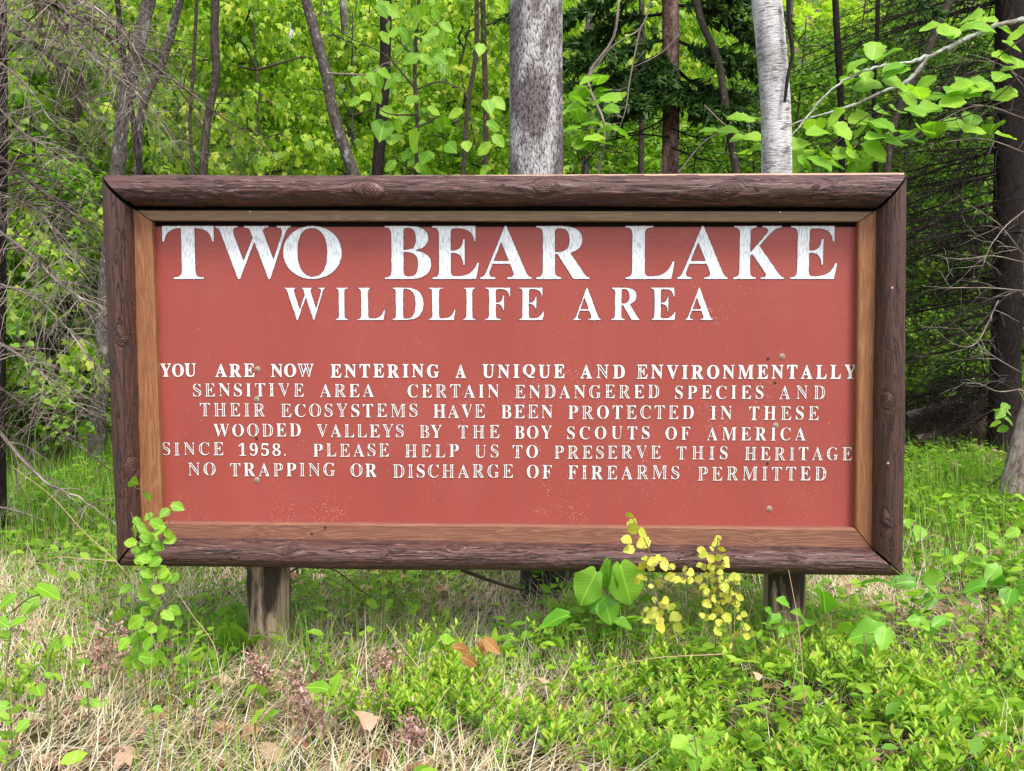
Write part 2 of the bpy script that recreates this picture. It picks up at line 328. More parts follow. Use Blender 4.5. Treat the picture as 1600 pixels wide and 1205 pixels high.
def cloud(mb, T, pos, Rm, sc, rnd, mi=0):
    V, F_ = T; n = len(pos); sc = np.asarray(sc); sc = sc[:, None] if sc.ndim == 1 else sc
    W = np.einsum('nij,nkj->nki', Rm, V[None]*sc[:, None]) + pos[:, None]
    mb.add(W, (F_[None] + (np.arange(n)*len(V))[:, None, None]).reshape(-1, 3), np.broadcast_to(V, W.shape), np.repeat(rnd, len(V)), mi)
def rand_dirs(n, zlo=-1, zhi=1):
    z = rng.uniform(zlo, zhi, n); a = rng.uniform(0, 2*np.pi, n); r = np.sqrt(np.maximum(0, 1-z*z)); return np.stack([r*np.cos(a), r*np.sin(a), z], -1)
def blades(mb, pos, length, width, lean, az, curve, rnd, seg=3):
    n = len(pos); t = np.linspace(0, 1, seg+1)[None]
    h = np.stack([np.cos(az), np.sin(az), 0*az], -1); up = np.array([0, 0, 1.])
    ang = lean[:, None] + curve[:, None]*t          # angle from vertical along the blade
    dl = (length/seg)[:, None]
    sx = np.concatenate([np.zeros((n, 1)), np.cumsum(np.sin(ang[:, :-1])*dl, 1)], 1); sz = np.concatenate([np.zeros((n, 1)), np.cumsum(np.cos(ang[:, :-1])*dl, 1)], 1)
    C = pos[:, None] + sx[..., None]*h[:, None] + sz[..., None]*up
    side = np.stack([-np.sin(az), np.cos(az), 0*az], -1)[:, None]
    wv = (width[:, None]*(1-t**1.6)*.5)[..., None]
    A = C - side*wv; B = C + side*wv
    V = np.stack([A, B], 2).reshape(n, -1, 3)[:, :-1]
    k = 2*(seg+1)-1; tr = []
    for i in range(seg):
        a, b, c_, d = 2*i, 2*i+1, 2*i+2, 2*i+3
        tr.append((a, b, c_))
        if i < seg-1: tr.append((b, d, c_))
    tr = np.array(tr)
    mb.add(V, (tr[None]+(np.arange(n)*k)[:, None, None]).reshape(-1, 3), None, np.repeat(rnd, k))
# ------------------------------------------------------------------ ground
def gz(x, y):                                        # height of the forest floor
    return .03*np.sin(x*2.1+.4)*np.cos(y*1.7) + .02*np.sin(x*5.3+y*3.1) + np.maximum(0, y-13)**1.25*.14 + np.minimum(0, (y-2.4))*.10 + .30*np.exp(-((x-4.1)/.75)**2-((y-9.5)/.65)**2)
gx = np.concatenate([np.linspace(-70, -8, 20)[:-1], np.linspace(-8, 8, 161), np.linspace(8, 70, 20)[1:]])
gy = np.concatenate([np.linspace(-25, -1, 12)[:-1], np.linspace(-1, 14, 151), np.linspace(14, 90, 40)[1:]])
XX, YY = np.meshgrid(gx, gy); ZZ = gz(XX, YY) + np.where((np.abs(XX) < 8) & (YY < 14), rng.normal(0, .006, XX.shape), 0)
V = np.stack([XX, YY, ZZ], -1).reshape(-1, 3); nx = len(gx); ii = (np.arange(len(gy)-1)[:, None]*nx+np.arange(nx-1)[None]).ravel()
MB().add(V, np.stack([ii, ii+1, ii+nx+1, ii+nx], -1)).obj('ground', M['soil'], kind='structure')
def on(xy): xy = np.asarray(xy, float); return np.concatenate([xy, gz(xy[..., 0], xy[..., 1])[..., None]], -1)
# ------------------------------------------------------------------ the sign
YAW = -0.0396972; CS = np.array([-0.0356, 3.55, 0.0]); AX = np.array([math.cos(YAW), math.sin(YAW), 0]); NM = np.array([math.sin(YAW), -math.cos(YAW), 0])
def S(px, py, d=0.0):            # where that sight line meets the sign's plane, d metres proud of the panel: (u, height)
    o = np.array([0, 0, CAM_H]); r = ray(px, py); t = ((CS + NM*d - o) @ NM)/(r @ NM); q = o + r*t
    return np.array([(q-CS) @ AX, q[2]])
def L3(uv, d): return (uv[0], -d, uv[1])
sign = thing('wooden_sign', 'large red wildlife area sign framed in dark brown half logs on two posts', 'sign', CS, rz=YAW)
D0 = .036                         # face of the trim boards
OUT = [S(163, 275, .03), S(1413.5, 274, .03), S(1408, 898, .03), S(189, 882, .03)]
MID = [S(209, 326, D0), S(1369, 328, D0), S(1361, 855, D0), S(222, 839, D0)]
INN = [S(236.5, 345, D0), S(1342, 346.5, D0), S(1337.5, 826, D0), S(253.5, 816.5, D0)]
def knotcoords(a, b, knots):
    g = b.copy(); kd = np.full(a.shape, 9.0)
    for ka, kb, r in knots:
        da, db = (a-ka)*.75, b-kb; q = np.sqrt(da*da+db*db); g = g - np.where(q > r, db*r*r/np.maximum(q*q, 1e-6)*np.exp(-(q/r-1)*.35), db*1.0)*.95
        wob = np.array([mnoise.noise(Vector((u*38+ka*9, v*60, 2)))*.32+mnoise.noise(Vector((u*120, v*170+ka, 2)))*.14 for u, v in zip((a-ka).ravel(), (b-kb).ravel())]).reshape(a.shape) if a.size < 1e6 else 0
        kd = np.minimum(kd, q/r*(1+wob))
    return g, kd
def frame_log(i, knots, mat, seed, nA=520, nB=58, g0=.0035, g1=.0035, lift=0, amp=0):
    j = (i+1) % 4; A, B, C_, D = OUT[i], OUT[j], MID[j]+[0, lift], MID[i]+[0, lift]
    th = np.linspace(R(-28), R(196), nB); k = (1-np.cos(th))/2; dd = .030 + (.078)*np.sin(th)
    s_ = np.linspace(0, 1, nA)[:, None]
    l0 = A[None]*(1-k[:, None]) + D[None]*k[:, None]; l1 = B[None]*(1-k[:, None]) + C_[None]*k[:, None]
    uv = l0[None]*(1-s_[..., None]) + l1[None]*s_[..., None]
    ln = np.linalg.norm(B-A); a = np.broadcast_to(s_*ln, (nA, nB)); 
    sg_ = g0/ln + s_[..., None]*(1-(g0+g1)/ln); uv = l0[None]*(1-sg_) + l1[None]*sg_
    b = np.broadcast_to(th*.062, (nA, nB)); kk = []
    for (px, py, r) in knots:
        q = S(px, py, .09); e = (B-A)/ln; ka = (q-A) @ e; pr = np.array([-e[1], e[0]]); wd = abs((D-A) @ pr)
        kb = math.acos(max(-1, min(1, 1-2*abs((q-A) @ pr)/wd)))*.062; kk.append((ka, kb, r))
    g, kd = knotcoords(a, b, kk)
    dsp = np.zeros((nA, nB))
    for x in range(nA):
        for y in range(nB):
            dsp[x, y] = .0022*mnoise.noise(Vector((a[x, y]*3+seed, g[x, y]*55, 0))) + .0012*mnoise.noise(Vector((a[x, y]*14+seed, g[x, y]*260, 3))) + .004*mnoise.noise(Vector((a[x, y]*1.6+seed, 5, 0)))
    if amp:
        ch_ = np.array([mnoise.noise(Vector((p*5+seed, q*34, 7)))+.35*mnoise.noise(Vector((p*30+seed, q*110, 1))) for p, q in zip(a.ravel(), g.ravel())]).reshape(a.shape)
        dsp -= amp*np.clip((ch_-.20)/.035, 0, 1) + amp*.7*np.clip((-.24-ch_)/.03, 0, 1)
    dsp += .006*np.exp(-kd**2*.8) - .0025*np.exp(-((kd-1.25)/.2)**2)
    nu = np.cos(th)[None]*-1; nd = np.sin(th)[None]
    e = (B-A)/ln; pr = np.array([-e[1], e[0]]); pr = pr if (D-A) @ pr > 0 else -pr
    uv = uv + (pr*1.0)[None, None]*(nu*dsp)[..., None]; d3 = dd[None] + nd*dsp
    V = np.stack([uv[..., 0], -d3, uv[..., 1]], -1).reshape(-1, 3)
    ii = (np.arange(nA-1)[:, None]*nB+np.arange(nB-1)[None]).ravel(); q = np.stack([ii, ii+1, ii+nB+1, ii+nB], -1)
    mb = MB(); gc = np.stack([a+seed, g, kd], -1).reshape(-1, 3); mb.add(V, q, gc)
    for row in (0, nA-1):                            # end caps, black for the shade in the mitre gaps
        idx = row*nB + np.arange(nB); c = V[idx].mean(0)
        mb.add(np.concatenate([V[idx], [c]]), [(m, m+1, nB) for m in range(nB-1)] + [(nB-1, 0, nB)], np.zeros((nB+1, 3)) + [9, 9, 9], mi=1)
    bk = np.arange(nA-1)*nB; mb.add(V, np.stack([bk, bk+nB, bk+nB+nB-1, bk+nB-1], -1), gc, mi=0)
    return mb
for i, kn, mt, lab in ((0, [(565, 298, .034), (853, 291, .031), (1150, 298, .031), (310, 303, .012), (1290, 292, .010)], 'log_top', 'top half log with cracked, peeling maroon paint'),
                  (1, [(1387, 628, .022), (1386, 836, .020)], 'log_side', 'right upright half log with one long crack'),
                  (2, [(437, 859, .021), (713, 857, .022), (840, 868, .010), (1268, 872, .013)], 'log_top', 'bottom half log with ring-shaped knots'),
                  (3, [(188, 516, .026), (203, 752, .026)], 'log_side', 'left upright half log with a rough knot')):
    frame_log(i, kn, M[mt], i*3.3, nA=900 if i % 2 == 0 else 440, g0=(.009, .003, .008, .004)[i], g1=(.006, .003, .006, .003)[i], lift=.008 if i == 0 else 0, amp=(.0026, .0009, .0018, .0009)[i]).obj('frame_log', [M[mt], M['black']], sign, label=lab)
def trim(i, mat, knots, seed, lab):
    j = (i+1) % 4; gap = .0022; nA = 60
    o0, o1, i1, i0 = (MID[i], MID[j], INN[j], INN[i]); e = (o1-o0)/np.linalg.norm(o1-o0)
    mb = MB(); ctr = (o0+o1+i0+i1)/4; out_ = (MID[i]+MID[j])/2-(INN[i]+INN[j])/2; out_ /= np.linalg.norm(out_)
    x_ = -.16 if i == 0 else .3; o0 = o0+(o0-i0)*x_; o1 = o1+(o1-i1)*x_
    o0 = o0 + e*gap; o1 = o1-e*gap; i0 = i0+e*gap; i1 = i1-e*gap; ch = .004 if i != 2 else .011
    prof = [(0, D0), (.5, D0), (.93, D0), (1, D0-ch), (1, 0.002)]
    a_ = np.linspace(0, 1, nA); V = []; GC = []; 
    ka = [((S(x, y, D0)-o0) @ e, r) for x, y, r in knots]
    for a in a_:
        for n_, (k, d) in enumerate(prof):
            l0 = o0*(1-k)+i0*k; l1 = o1*(1-k)+i1*k; p = l0*(1-a)+l1*a + out_*.0012*mnoise.noise(Vector((a*9+seed, k*2, 0)))
            V.append(L3(p, d)); GC.append(((p-o0) @ e + seed, k*.055 + (D0-d), 9))
    V = np.array(V); GC = np.array(GC); npf = len(prof)
    if ka:
        for q, r in ka:
            sub = GC[:, :2]-[q+seed, .03]; kd = np.linalg.norm(sub*[.7, 1], axis=1)/r; GC[:, 2] = np.minimum(GC[:, 2], kd); GC[:, 1] += .012*np.exp(-kd**2*.5)
    ii = (np.arange(nA-1)[:, None]*npf+np.arange(npf-1)[None]).ravel(); mb.add(V, np.stack([ii, ii+1, ii+npf+1, ii+npf], -1), GC)
    for row in (0, nA-1):
        idx = row*npf+np.arange(npf); mb.add(V[idx], [(0, 1, 2), (0, 2, 3), (0, 3, 4)], GC[idx])
    mb.obj('trim_board', M[mat], sign, smooth=False, label=lab)
trim(0, 'trim_up', [], 1, 'top trim board, greyish and darkly stained')
trim(1, 'trim_side', [], 5, 'right trim board in warm brown wood')
trim(2, 'trim_flat', [(1180, 838, .02)], 9, 'bottom trim board with pale upper edge')
trim(3, 'trim_side', [(224, 454, .014)], 14, 'left trim board with an open knot')
# panel: a 12 mm board, its top edge a little below the trim
pc = [S(244, 354.5), S(1338, 355), S(1333.5, 829), S(256, 820)]
pc[0] = pc[0]+[-.02, 0]; pc[1] = pc[1]+[.02, 0]; pc[2] = pc[2]+[.02, -.02]; pc[3] = pc[3]+[-.02, -.02]
nU, nV = 60, 30; mb = MB(); U_, W_ = np.meshgrid(np.linspace(0, 1, nU), np.linspace(0, 1, nV), indexing='ij')
q = (pc[0][None, None]*(1-U_[..., None])*(1-W_[..., None]) + pc[1]*U_[..., None]*(1-W_[..., None]) + pc[2]*U_[..., None]*W_[..., None] + pc[3]*(1-U_[..., None])*W_[..., None])
V = np.stack([q[..., 0], 0*q[..., 0], q[..., 1]], -1).reshape(-1, 3); ii = (np.arange(nU-1)[:, None]*nV+np.arange(nV-1)[None]).ravel()
mb.add(V, np.stack([ii, ii+1, ii+nV+1, ii+nV], -1)); c4 = np.array([L3(p, 0) for p in pc]); b4 = c4+[0, .012, 0]
mb.add(np.concatenate([c4, b4]), [(0, 1, 5, 4), (1, 2, 6, 5), (2, 3, 7, 6), (3, 0, 4, 7), (7, 6, 5, 4)])
mb.obj('panel', M['panel'], sign, smooth=False)
def box(mb, lo, hi, mi=0, gc=None):
    (x0, y0, z0), (x1, y1, z1) = lo, hi
    V = [(x, y, z) for x in (x0, x1) for y in (y0, y1) for z in (z0, z1)]
    mb.add(V, [(0, 1, 3, 2), (4, 6, 7, 5), (0, 4, 5, 1), (2, 3, 7, 6), (0, 2, 6, 4), (1, 5, 7, 3)], None, .5, mi)
mb = MB(); bo = [np.array(q)*.986 + np.array(sum(OUT)/4)*.014 for q in OUT]; bb = np.array([L3(q, -.016) for q in bo]); bf = bb+[0, .018, 0]
mb.add(np.concatenate([bb, bf]), [(0, 1, 2, 3), (4, 7, 6, 5), (0, 4, 5, 1), (1, 5, 6, 2), (2, 6, 7, 3), (3, 7, 4, 0)]); mb.obj('gap_shade_board', M['black'], sign, smooth=False)  # board behind the frame, its black painting the shade in the open gaps
s = N('bare_pine_edge', .7, .2).color((.62, .42, .30)); M['pale'] = s.m
mb = MB(); a, b = S(164, 276), S(1413, 275); box(mb, (a[0]+.004, -.016, a[1]-.03), (b[0]-.006, .020, b[1]+.0085)); mb.obj('top_strip', M['pale'], sign, smooth=False, label='thin pale bare wood edge along the very top of the frame')
# glyphs
def glyph_segments(ch, cache={}):
    if ch in cache: return cache[ch]
    t = chr(0x1D400+ord(ch)-65) if 'A' <= ch <= 'Z' else (chr(0x1D7CE+ord(ch)-48) if '0' <= ch <= '9' else ch)
    cu = bpy.data.curves.new('glyph', 'FONT'); cu.body = t; cu.resolution_u = 4
    o = bpy.data.objects.new('glyph', cu); COL.objects.link(o); dg = bpy.context.evaluated_depsgraph_get(); me = o.evaluated_get(dg).to_mesh()
    vs = np.array([v.co[:2] for v in me.vertices]); cnt = {}
    for p in me.polygons:
        for a in range(len(p.vertices)):
            k = tuple(sorted((p.vertices[a], p.vertices[(a+1) % len(p.vertices)]))); cnt[k] = cnt.get(k, 0)+1
    sg = np.array([[vs[a], vs[b]] for (a, b), c in cnt.items() if c == 1])
    bpy.data.objects.remove(o); bpy.data.curves.remove(cu); lo, hi = sg.reshape(-1, 2).min(0), sg.reshape(-1, 2).max(0)
    cache[ch] = ((sg-lo)/(hi-lo), (hi-lo)[0]/.69); return cache[ch]
def sdf(sg, X, Y):
    p = np.stack([X, Y], -1).reshape(-1, 1, 2); a = sg[None, :, 0]; b = sg[None, :, 1]; ab = b-a
    t = np.clip(((p-a)*ab).sum(-1)/np.maximum((ab*ab).sum(-1), 1e-12), 0, 1); d = np.sqrt((((p-a)-ab*t[..., None])**2).sum(-1)).min(1)
    cr = ((a[..., 1] > p[..., 1]) != (b[..., 1] > p[..., 1])) & (p[..., 0] < a[..., 0] + (p[..., 1]-a[..., 1])*ab[..., 0]/np.where(ab[..., 1] == 0, 1e-9, ab[..., 1]))
    return np.where(cr.sum(1) % 2 == 1, d, -d).reshape(X.shape)
def march(mb, F_, x, y, d, mi=0):               # fill F > 0 on a grid, rows merged
    nx_, ny_ = F_.shape; ins = F_ > 0
    full = ins[:-1, :-1] & ins[1:, :-1] & ins[1:, 1:] & ins[:-1, 1:]; some = (ins[:-1, :-1] | ins[1:, :-1] | ins[1:, 1:] | ins[:-1, 1:]) & ~full
    V = []; T = []
    for j in range(ny_-1):
        i = 0
        while i < nx_-1:
            if full[i, j]:
                k = i
                while k < nx_-1 and full[k, j]: k += 1
                o = len(V); V += [(x[i], y[j]), (x[k], y[j]), (x[k], y[j+1]), (x[i], y[j+1])]; T += [(o, o+1, o+2), (o, o+2, o+3)]; i = k
            else: i += 1
    for i, j in zip(*np.nonzero(some)):
        cs = ((i, j), (i+1, j), (i+1, j+1), (i, j+1)); pts = []
        for a in range(4):
            c0, c1 = cs[a], cs[(a+1) % 4]; f0, f1 = F_[c0], F_[c1]
            if f0 > 0: pts.append((x[c0[0]], y[c0[1]]))
            if (f0 > 0) != (f1 > 0):
                t = f0/(f0-f1); pts.append((x[c0[0]]+(x[c1[0]]-x[c0[0]])*t, y[c0[1]]+(y[c1[1]]-y[c0[1]])*t))
        o = len(V); V += pts; T += [(o, o+a, o+a+1) for a in range(1, len(pts)-1)]
    if V:
        V = np.array(V); mb.add(np.stack([V[:, 0], np.full(len(V), -d), V[:, 1]], -1), np.array(T), None, .5, mi)
def fnoise(X, Y, sc, seed):
    out = np.empty(X.shape)
    for k in np.ndindex(X.shape): out[k] = mnoise.noise(Vector((X[k]*sc, Y[k]*sc, seed)))
    return out
def put_glyph(mb, ch, x0, y0, w_, h_, cell, seed, wob, inline=None, fat=0.0, edge=.0018, skew=0):
    sg, _ = glyph_segments(ch); sg = sg*[w_, h_]; pad = edge+cell*2
    nx_, ny_ = int((w_+2*pad)/cell)+2, int((h_+2*pad)/cell)+2
    x = np.arange(nx_)*cell-pad; y = np.arange(ny_)*cell-pad; X, Y = np.meshgrid(x, y, indexing='ij')
    n1 = fnoise(X[::2, ::2], Y[::2, ::2], .9/(wob*9+.002), seed*3.7); n1 = np.repeat(np.repeat(n1, 2, 0), 2, 1)[:nx_, :ny_]
    sd_ = sdf(sg, X, Y) + fat; F1 = sd_ + n1*wob
    if inline is not None:
        n2 = fnoise(X[::2, ::2], Y[::2, ::2], 160, seed*1.9+5); n2 = np.repeat(np.repeat(n2, 2, 0), 2, 1)[:nx_, :ny_]
        F1 = np.minimum(F1, np.maximum(.0026-sd_, (n2-inline)*.01))
    march(mb, F1, x+x0, y+y0, .0022, 0); march(mb, sd_+edge+n1*wob*.5, x+x0, y+y0, .0012, 1)
def sgn_rect(x0, x1, yt, yb): a = S(x0, yb); b = S(x1, yt); return a[0], a[1], b[0]-a[0], b[1]-a[1]
TITLE = [('T', 255, 334.5), ('W', 337.5, 454.5), ('O', 443, 534), ('B', 601, 674), ('E', 675, 749), ('A', 750, 831), ('R', 837, 922),
         ('L', 976, 1055), ('A', 1057, 1139), ('K', 1145, 1227.5), ('E', 1233.5, 1310)]
SUBT = [('W', 445, 509), ('I', 524, 544), ('L', 558, 602), ('D', 612, 662), ('L', 669, 712), ('I', 723, 744), ('F', 757.5, 797.5), ('E', 810, 851),
        ('A', 895, 939.5), ('R', 954.5, 1001), ('E', 1016, 1057), ('A', 1070, 1115)]
for row, (yt, yb, cell) in ((TITLE, (352.8, 436.5, .0026)), (SUBT, (449.3, 500.5, .0022))):
    for n_, (ch, xa, xb) in enumerate(row):
        mb = MB(); x0, y0, w_, h_ = sgn_rect(xa, xb, yt, yb); put_glyph(mb, ch, x0, y0, w_, h_, cell, n_+yt, .0011 if row is SUBT else .0009, None, -.0012)
        mb.obj('letter', [M['white'], M['edge']], sign, smooth=False)
LINES = [
 ((568.5, 588.5), (571, 592.5), [('YOU', 251, 306), ('ARE', 337, 397.5), ('NOW', 424, 490), ('ENTERING', 517, 686), ('A', 712, 728), ('UNIQUE', 754, 882), ('AND', 907, 976), ('ENVIRONMENTALLY', 995, 1337.5)], .05),
 ((598.5, 619), (603.5, 624.5), [('SENSITIVE', 302, 475), ('AREA', 500, 584.5), ('CERTAIN', 637, 780), ('ENDANGERED', 804.5, 1030), ('SPECIES', 1054.5, 1193), ('AND', 1217, 1289)], .55),
 ((629.5, 650), (635.5, 657), [('THEIR', 313, 414.5), ('ECOSYSTEMS', 439, 652.5), ('HAVE', 677, 758), ('BEEN', 783, 864), ('PROTECTED', 887.5, 1084), ('IN', 1110, 1144), ('THESE', 1170, 1279.5)], .5),
 ((661, 681), (669, 689.5), [('WOODED', 334, 470), ('VALLEYS', 495, 631), ('BY', 655.5, 690.5), ('THE', 716, 780.5), ('BOY', 804, 862.5), ('SCOUTS', 886, 1015), ('OF', 1039.5, 1078.5), ('AMERICA', 1104, 1259)], .6),
 ((691, 711), (699.5, 720), [('SINCE', 254, 349.5), ('1958.', 373, 447), ('PLEASE', 489.5, 608), ('HELP', 633, 717), ('US', 742, 779), ('TO', 801, 840.5), ('PRESERVE', 866, 1032.5), ('THIS', 1057, 1137), ('HERITAGE', 1163, 1331.5)], .75),
 ((722, 742.5), (730.5, 752), [('NO', 294.5, 337), ('TRAPPING', 360, 524), ('OR', 548, 589), ('DISCHARGE', 614, 802), ('OF', 823, 862.5), ('FIREARMS', 887.5, 1061.5), ('PERMITTED', 1090, 1291)], .7)]
SOLID = {'BOY', 'AMERICA', 'OF', 'IN', '1958.', 'SCOUTS', 'SPECIES'}
rl = random.Random(3)
for (t0, b0), (t1, b1), words, pin in LINES:
    mb = MB()
    for word, xa, xb in words:
        ws = [glyph_segments(c)[1] for c in word]; k = (xb-xa); yf = (xa+xb-2*250)/2/1087; yt = t0+(t1-t0)*yf; yb = b0+(b1-b0)*yf; hh = yb-yt
        nat = [(.14 if c == '.' else x*.88)*hh for c, x in zip(word, ws)]; gap = (k-sum(nat))/max(1, len(word)-1)
        if gap < 1.5: f_ = (k-2.0*(len(word)-1))/sum(nat); nat = [x*f_ for x in nat]; gap = 2.0
        x = xa
        for c, wd in zip(word, nat):
            jit = rl.uniform(-.5, .5); dot = c == '.'
            x0, y0, w_, h_ = sgn_rect(x, x+wd, (yb-3.2 if dot else yt+jit), yb+jit*.5)
            inl = None
            if word not in SOLID and not dot and rl.random() < pin: inl = rl.choice([.3, .7, .7, .7]) if c != 'A' else .1
            put_glyph(mb, c, x0, y0, w_, h_, .00125, rl.random()*50, .0006, inl, -.0004 if pin > .1 else .0005, .0005)
            x += wd+gap
    mb.obj('lettering', [M['white_small'], M['edge']], sign, smooth=False)
# worn flecks along old scratches
mb = MB(); rf = np.random.default_rng(77); V = []; T_ = []
for (xa, ya), (xb, yb), n, sp_ in (((815, 610), (858, 770), 110, 4), ((1080, 438), (1128, 518), 46, 3), ((1105, 500), (1300, 380), 60, 16), ((640, 600), (720, 660), 60, 18), ((470, 700), (540, 716), 40, 9), ((780, 570), (900, 600), 60, 22), ((610, 560), (600, 760), 50, 22), ((250, 600), (330, 700), 40, 22), ((840, 795), (850, 806), 22, 5), ((1320, 640), (1300, 800), 40, 20), ((860, 380), (900, 540), 30, 20), ((300, 500), (1250, 540), 60, 30), ((300, 780), (1300, 790), 60, 22)):
    for i in range(n):
        t = rf.uniform(); q = S(xa+(xb-xa)*t+rf.normal(0, sp_), ya+(yb-ya)*t+rf.normal(0, sp_*.8)); r_ = rf.uniform(.0005, .0017); k = len(V); a0 = rf.uniform(0, 6)
        V += [(q[0]+r_*rf.uniform(.5, 1.2)*math.cos(a0+j*1.257), -.0005, q[1]+r_*rf.uniform(.5, 1.2)*math.sin(a0+j*1.257)) for j in range(5)]; T_ += [(k, k+1, k+2), (k, k+2, k+3), (k, k+3, k+4)]
s = N('bared_primer', .8, .2).color((.60, .36, .27)); M['fleck'] = s.m
mb.add(V, T_); mb.obj('paint_flecks', M['fleck'], sign, smooth=False, kind='stuff')
# screws and holes
def disc(mb, r, h, n=14, y0=0.0, mi=0, dome=.5):
    th = np.arange(n)/n*2*np.pi; V = [(r*math.cos(t), -y0, r*math.sin(t)) for t in th] + [(r*.86*math.cos(t), -y0-h, r*.86*math.sin(t)) for t in th] + [(0, -y0-h*(1+dome), 0)]
    mb.add(V, [(i, (i+1) % n, n+(i+1) % n, n+i) for i in range(n)], mi=mi); mb.add(V, [(n+i, n+(i+1) % n, 2*n) for i in range(n)], mi=mi)
mb = MB(); disc(mb, .0098, .0016, 18, 0, 0, .02); disc(mb, .0068, .0004, 14, .0018, 1, .02); disc(mb, .0055, .0022, 12, .0022, 0, .3); disc(mb, .0024, .0005, 8, .0048, 1, .1); screw_me = mb.mesh('screw', [M['steel'], M['hole']])
mb = MB(); disc(mb, .0055, .0008, 10, 0, 0, .05); hole_me = mb.mesh('screw_hole', M['hole'])
mb = MB(); disc(mb, .0042, .002, 10, 0, 0, .5); pin_me = mb.mesh('nail_head', M['steel'])
for n_, me, d, L in (('screw', screw_me, .0005, [(402, 577), (401, 624), (401, 750), (1222, 557), (1212, 665), (1202, 795)]), ('screw_hole', hole_me, .0005, [(1200, 561), (1211, 598.5), (1199, 724.5), (401, 685.5)]),
                  ('screw', pin_me, D0, [(391, 331), (1219, 332)]), ('screw_hole', hole_me, D0, [(487, 834.5), (508, 824.5)]), ('nail_head', pin_me, .108, [(1394, 450), (1387.5, 724)])):
    for px, py in L:
        o = link(n_, me, sign); q = S(px, py, d); o.location = (q[0], -d, q[1])
# posts (drawn in the sign's frame, 15 cm thick, behind the panel)
for (xa, xb, sd_, lab) in ((383.5, 450, 2.2, 'left weathered round post with a dark stain'), (1196, 1262, 6.1, 'right post half hidden by tall grass')):
    a, b = S(xa, 900, -.10), S(xb, 900, -.10); r_ = (b[0]-a[0])/2; u = (a[0]+b[0])/2; mb = MB()
    trunk_mesh(mb, [(u-.004, .125, -.25), (u, .125, .3), (u, .125, 1.60)], r_, r_*.98, 40, 70, .018, 0, sd_)
    mb.obj('post', M['post'], sign, label=lab)
# ------------------------------------------------------------------ woody plants
def dead_branch(mb, path, r, ntw=24, tl=.5, droop=.25, seed=0, sub=3, k=5, spread=1.0, up=0.0):
    rg = np.random.default_rng(seed); C = smoothpath(path, 26); n = len(C); C = C + rg.normal(0, r*.35, C.shape)*np.linspace(0, 1, n)[:, None]
    rr = r*(1-.85*np.linspace(0, 1, n)**1.1); tubes(mb, C, rr, k)
    if not ntw: return C
    T = norm(np.gradient(C, axis=0)); t = rg.uniform(.08, 1, ntw); ix = np.minimum((t*(n-1)).astype(int), n-1); B = C[ix]; D = T[ix]
    side = norm(np.cross(D, np.array([0, 0, 1.]) + rg.normal(0, .5, (ntw, 3))*spread))*rg.choice([-1, 1], ntw)[:, None]
    Ld = tl*(1.1-.6*t)*rg.uniform(.4, 1.2, ntw)
    def grow(B, D, L, r0, s=5, wig=.10, dr=droop):
        m = len(B); u = np.linspace(0, 1, s)[None, :, None]; w_ = rg.normal(0, wig, (m, s, 3)).cumsum(1)*L[:, None, None]*.45
        Pp = B[:, None]+D[:, None]*L[:, None, None]*u + w_*u; Pp[..., 2] += (up-dr)*(L[:, None]*u[..., 0]**2); return Pp, r0[:, None]*(1-.75*u[..., 0])
    D1 = norm(D*rg.uniform(.3, .9, (ntw, 1)) + side + rg.normal(0, .15, (ntw, 3))); P1, R1 = grow(B, D1, Ld, np.clip(rr[ix]*.5, .0012, .006)); tubes(mb, P1, R1, 4 if k > 4 else 3)
    if sub:
        m = ntw*sub; pi = np.repeat(np.arange(ntw), sub); si = rg.integers(1, 5, m); B2 = P1[pi, si]; T2 = D1[pi]
        D2 = norm(T2*.6 + rg.normal(0, .55, (m, 3)) + np.array([0, 0, -.25])); P2, R2 = grow(B2, D2, Ld[pi]*rg.uniform(.25, .7, m), np.clip(R1[pi, si]*.6, .0008, .003), 4, .13); tubes(mb, P2, R2, 3)
        m3 = m; D3 = norm(D2 + rg.normal(0, .6, (m3, 3))); P3, R3 = grow(P2[:, 2], D3, Ld[pi]*rg.uniform(.12, .4, m3), np.full(m3, .0009), 3, .13); tubes(mb, P3, R3, 3)
    return C
def PX(L, Y):                                         # picture path at depth(s) Y -> world path
    ys = [Y]*len(L) if np.isscalar(Y) else np.interp(np.linspace(0, 1, len(L)), np.linspace(0, 1, len(Y)), Y); return np.array([P(a, b, y) for (a, b), y in zip(L, ys)])
def tree(name, label, cat, path, Y, wpx, mat, ext=3.0, wtop=None, sides=12, base=True, flare=.25, rough=.05, group=None, knob=0.0, seed=None):
    """trunk through picture points; runs on to the ground below and `ext` metres above"""
    W = PX(path, Y); Yb = W[-1][1]; r1 = wpx/2/F*Yb; r0 = (wtop or wpx)/2/F*W[0][1]
    pts = [p for p in W[::-1]]
    if base:
        b = W[-1]; d = norm(W[-1]-W[max(0, len(W)-2)]) if len(W) > 1 else np.array([0, 0, -1.]); g = gz(b[0], b[1])
        if d[2] > -.5: d = np.array([d[0], d[1], -.8])
        t = min(3.0, (g-.1-b[2])/d[2]); q = b + d*t*np.array([.5, .5, 1]); q[2] = g-.1; pts = [q]+pts
    d = norm(pts[-1]-pts[-2]); d = norm(d*np.array([.5, .5, 1])); top = pts[-1] + d*ext; pts = pts+[top]
    root = thing(name, label, cat, (*pts[0][:2], gz(*pts[0][:2])), group); o = np.array(root.location)
    mb = MB(); sd_ = seed if seed is not None else sum(map(ord, label)) % 50
    L = sum(np.linalg.norm(np.diff(pts, axis=0), axis=1)); trunk_mesh(mb, np.array(pts)-o, r1, r0*.75, sides, max(30, min(140, int(L*18))), rough, flare, sd_, knob)
    mb.obj('trunk', M[mat], root); return root, o, np.array(pts)
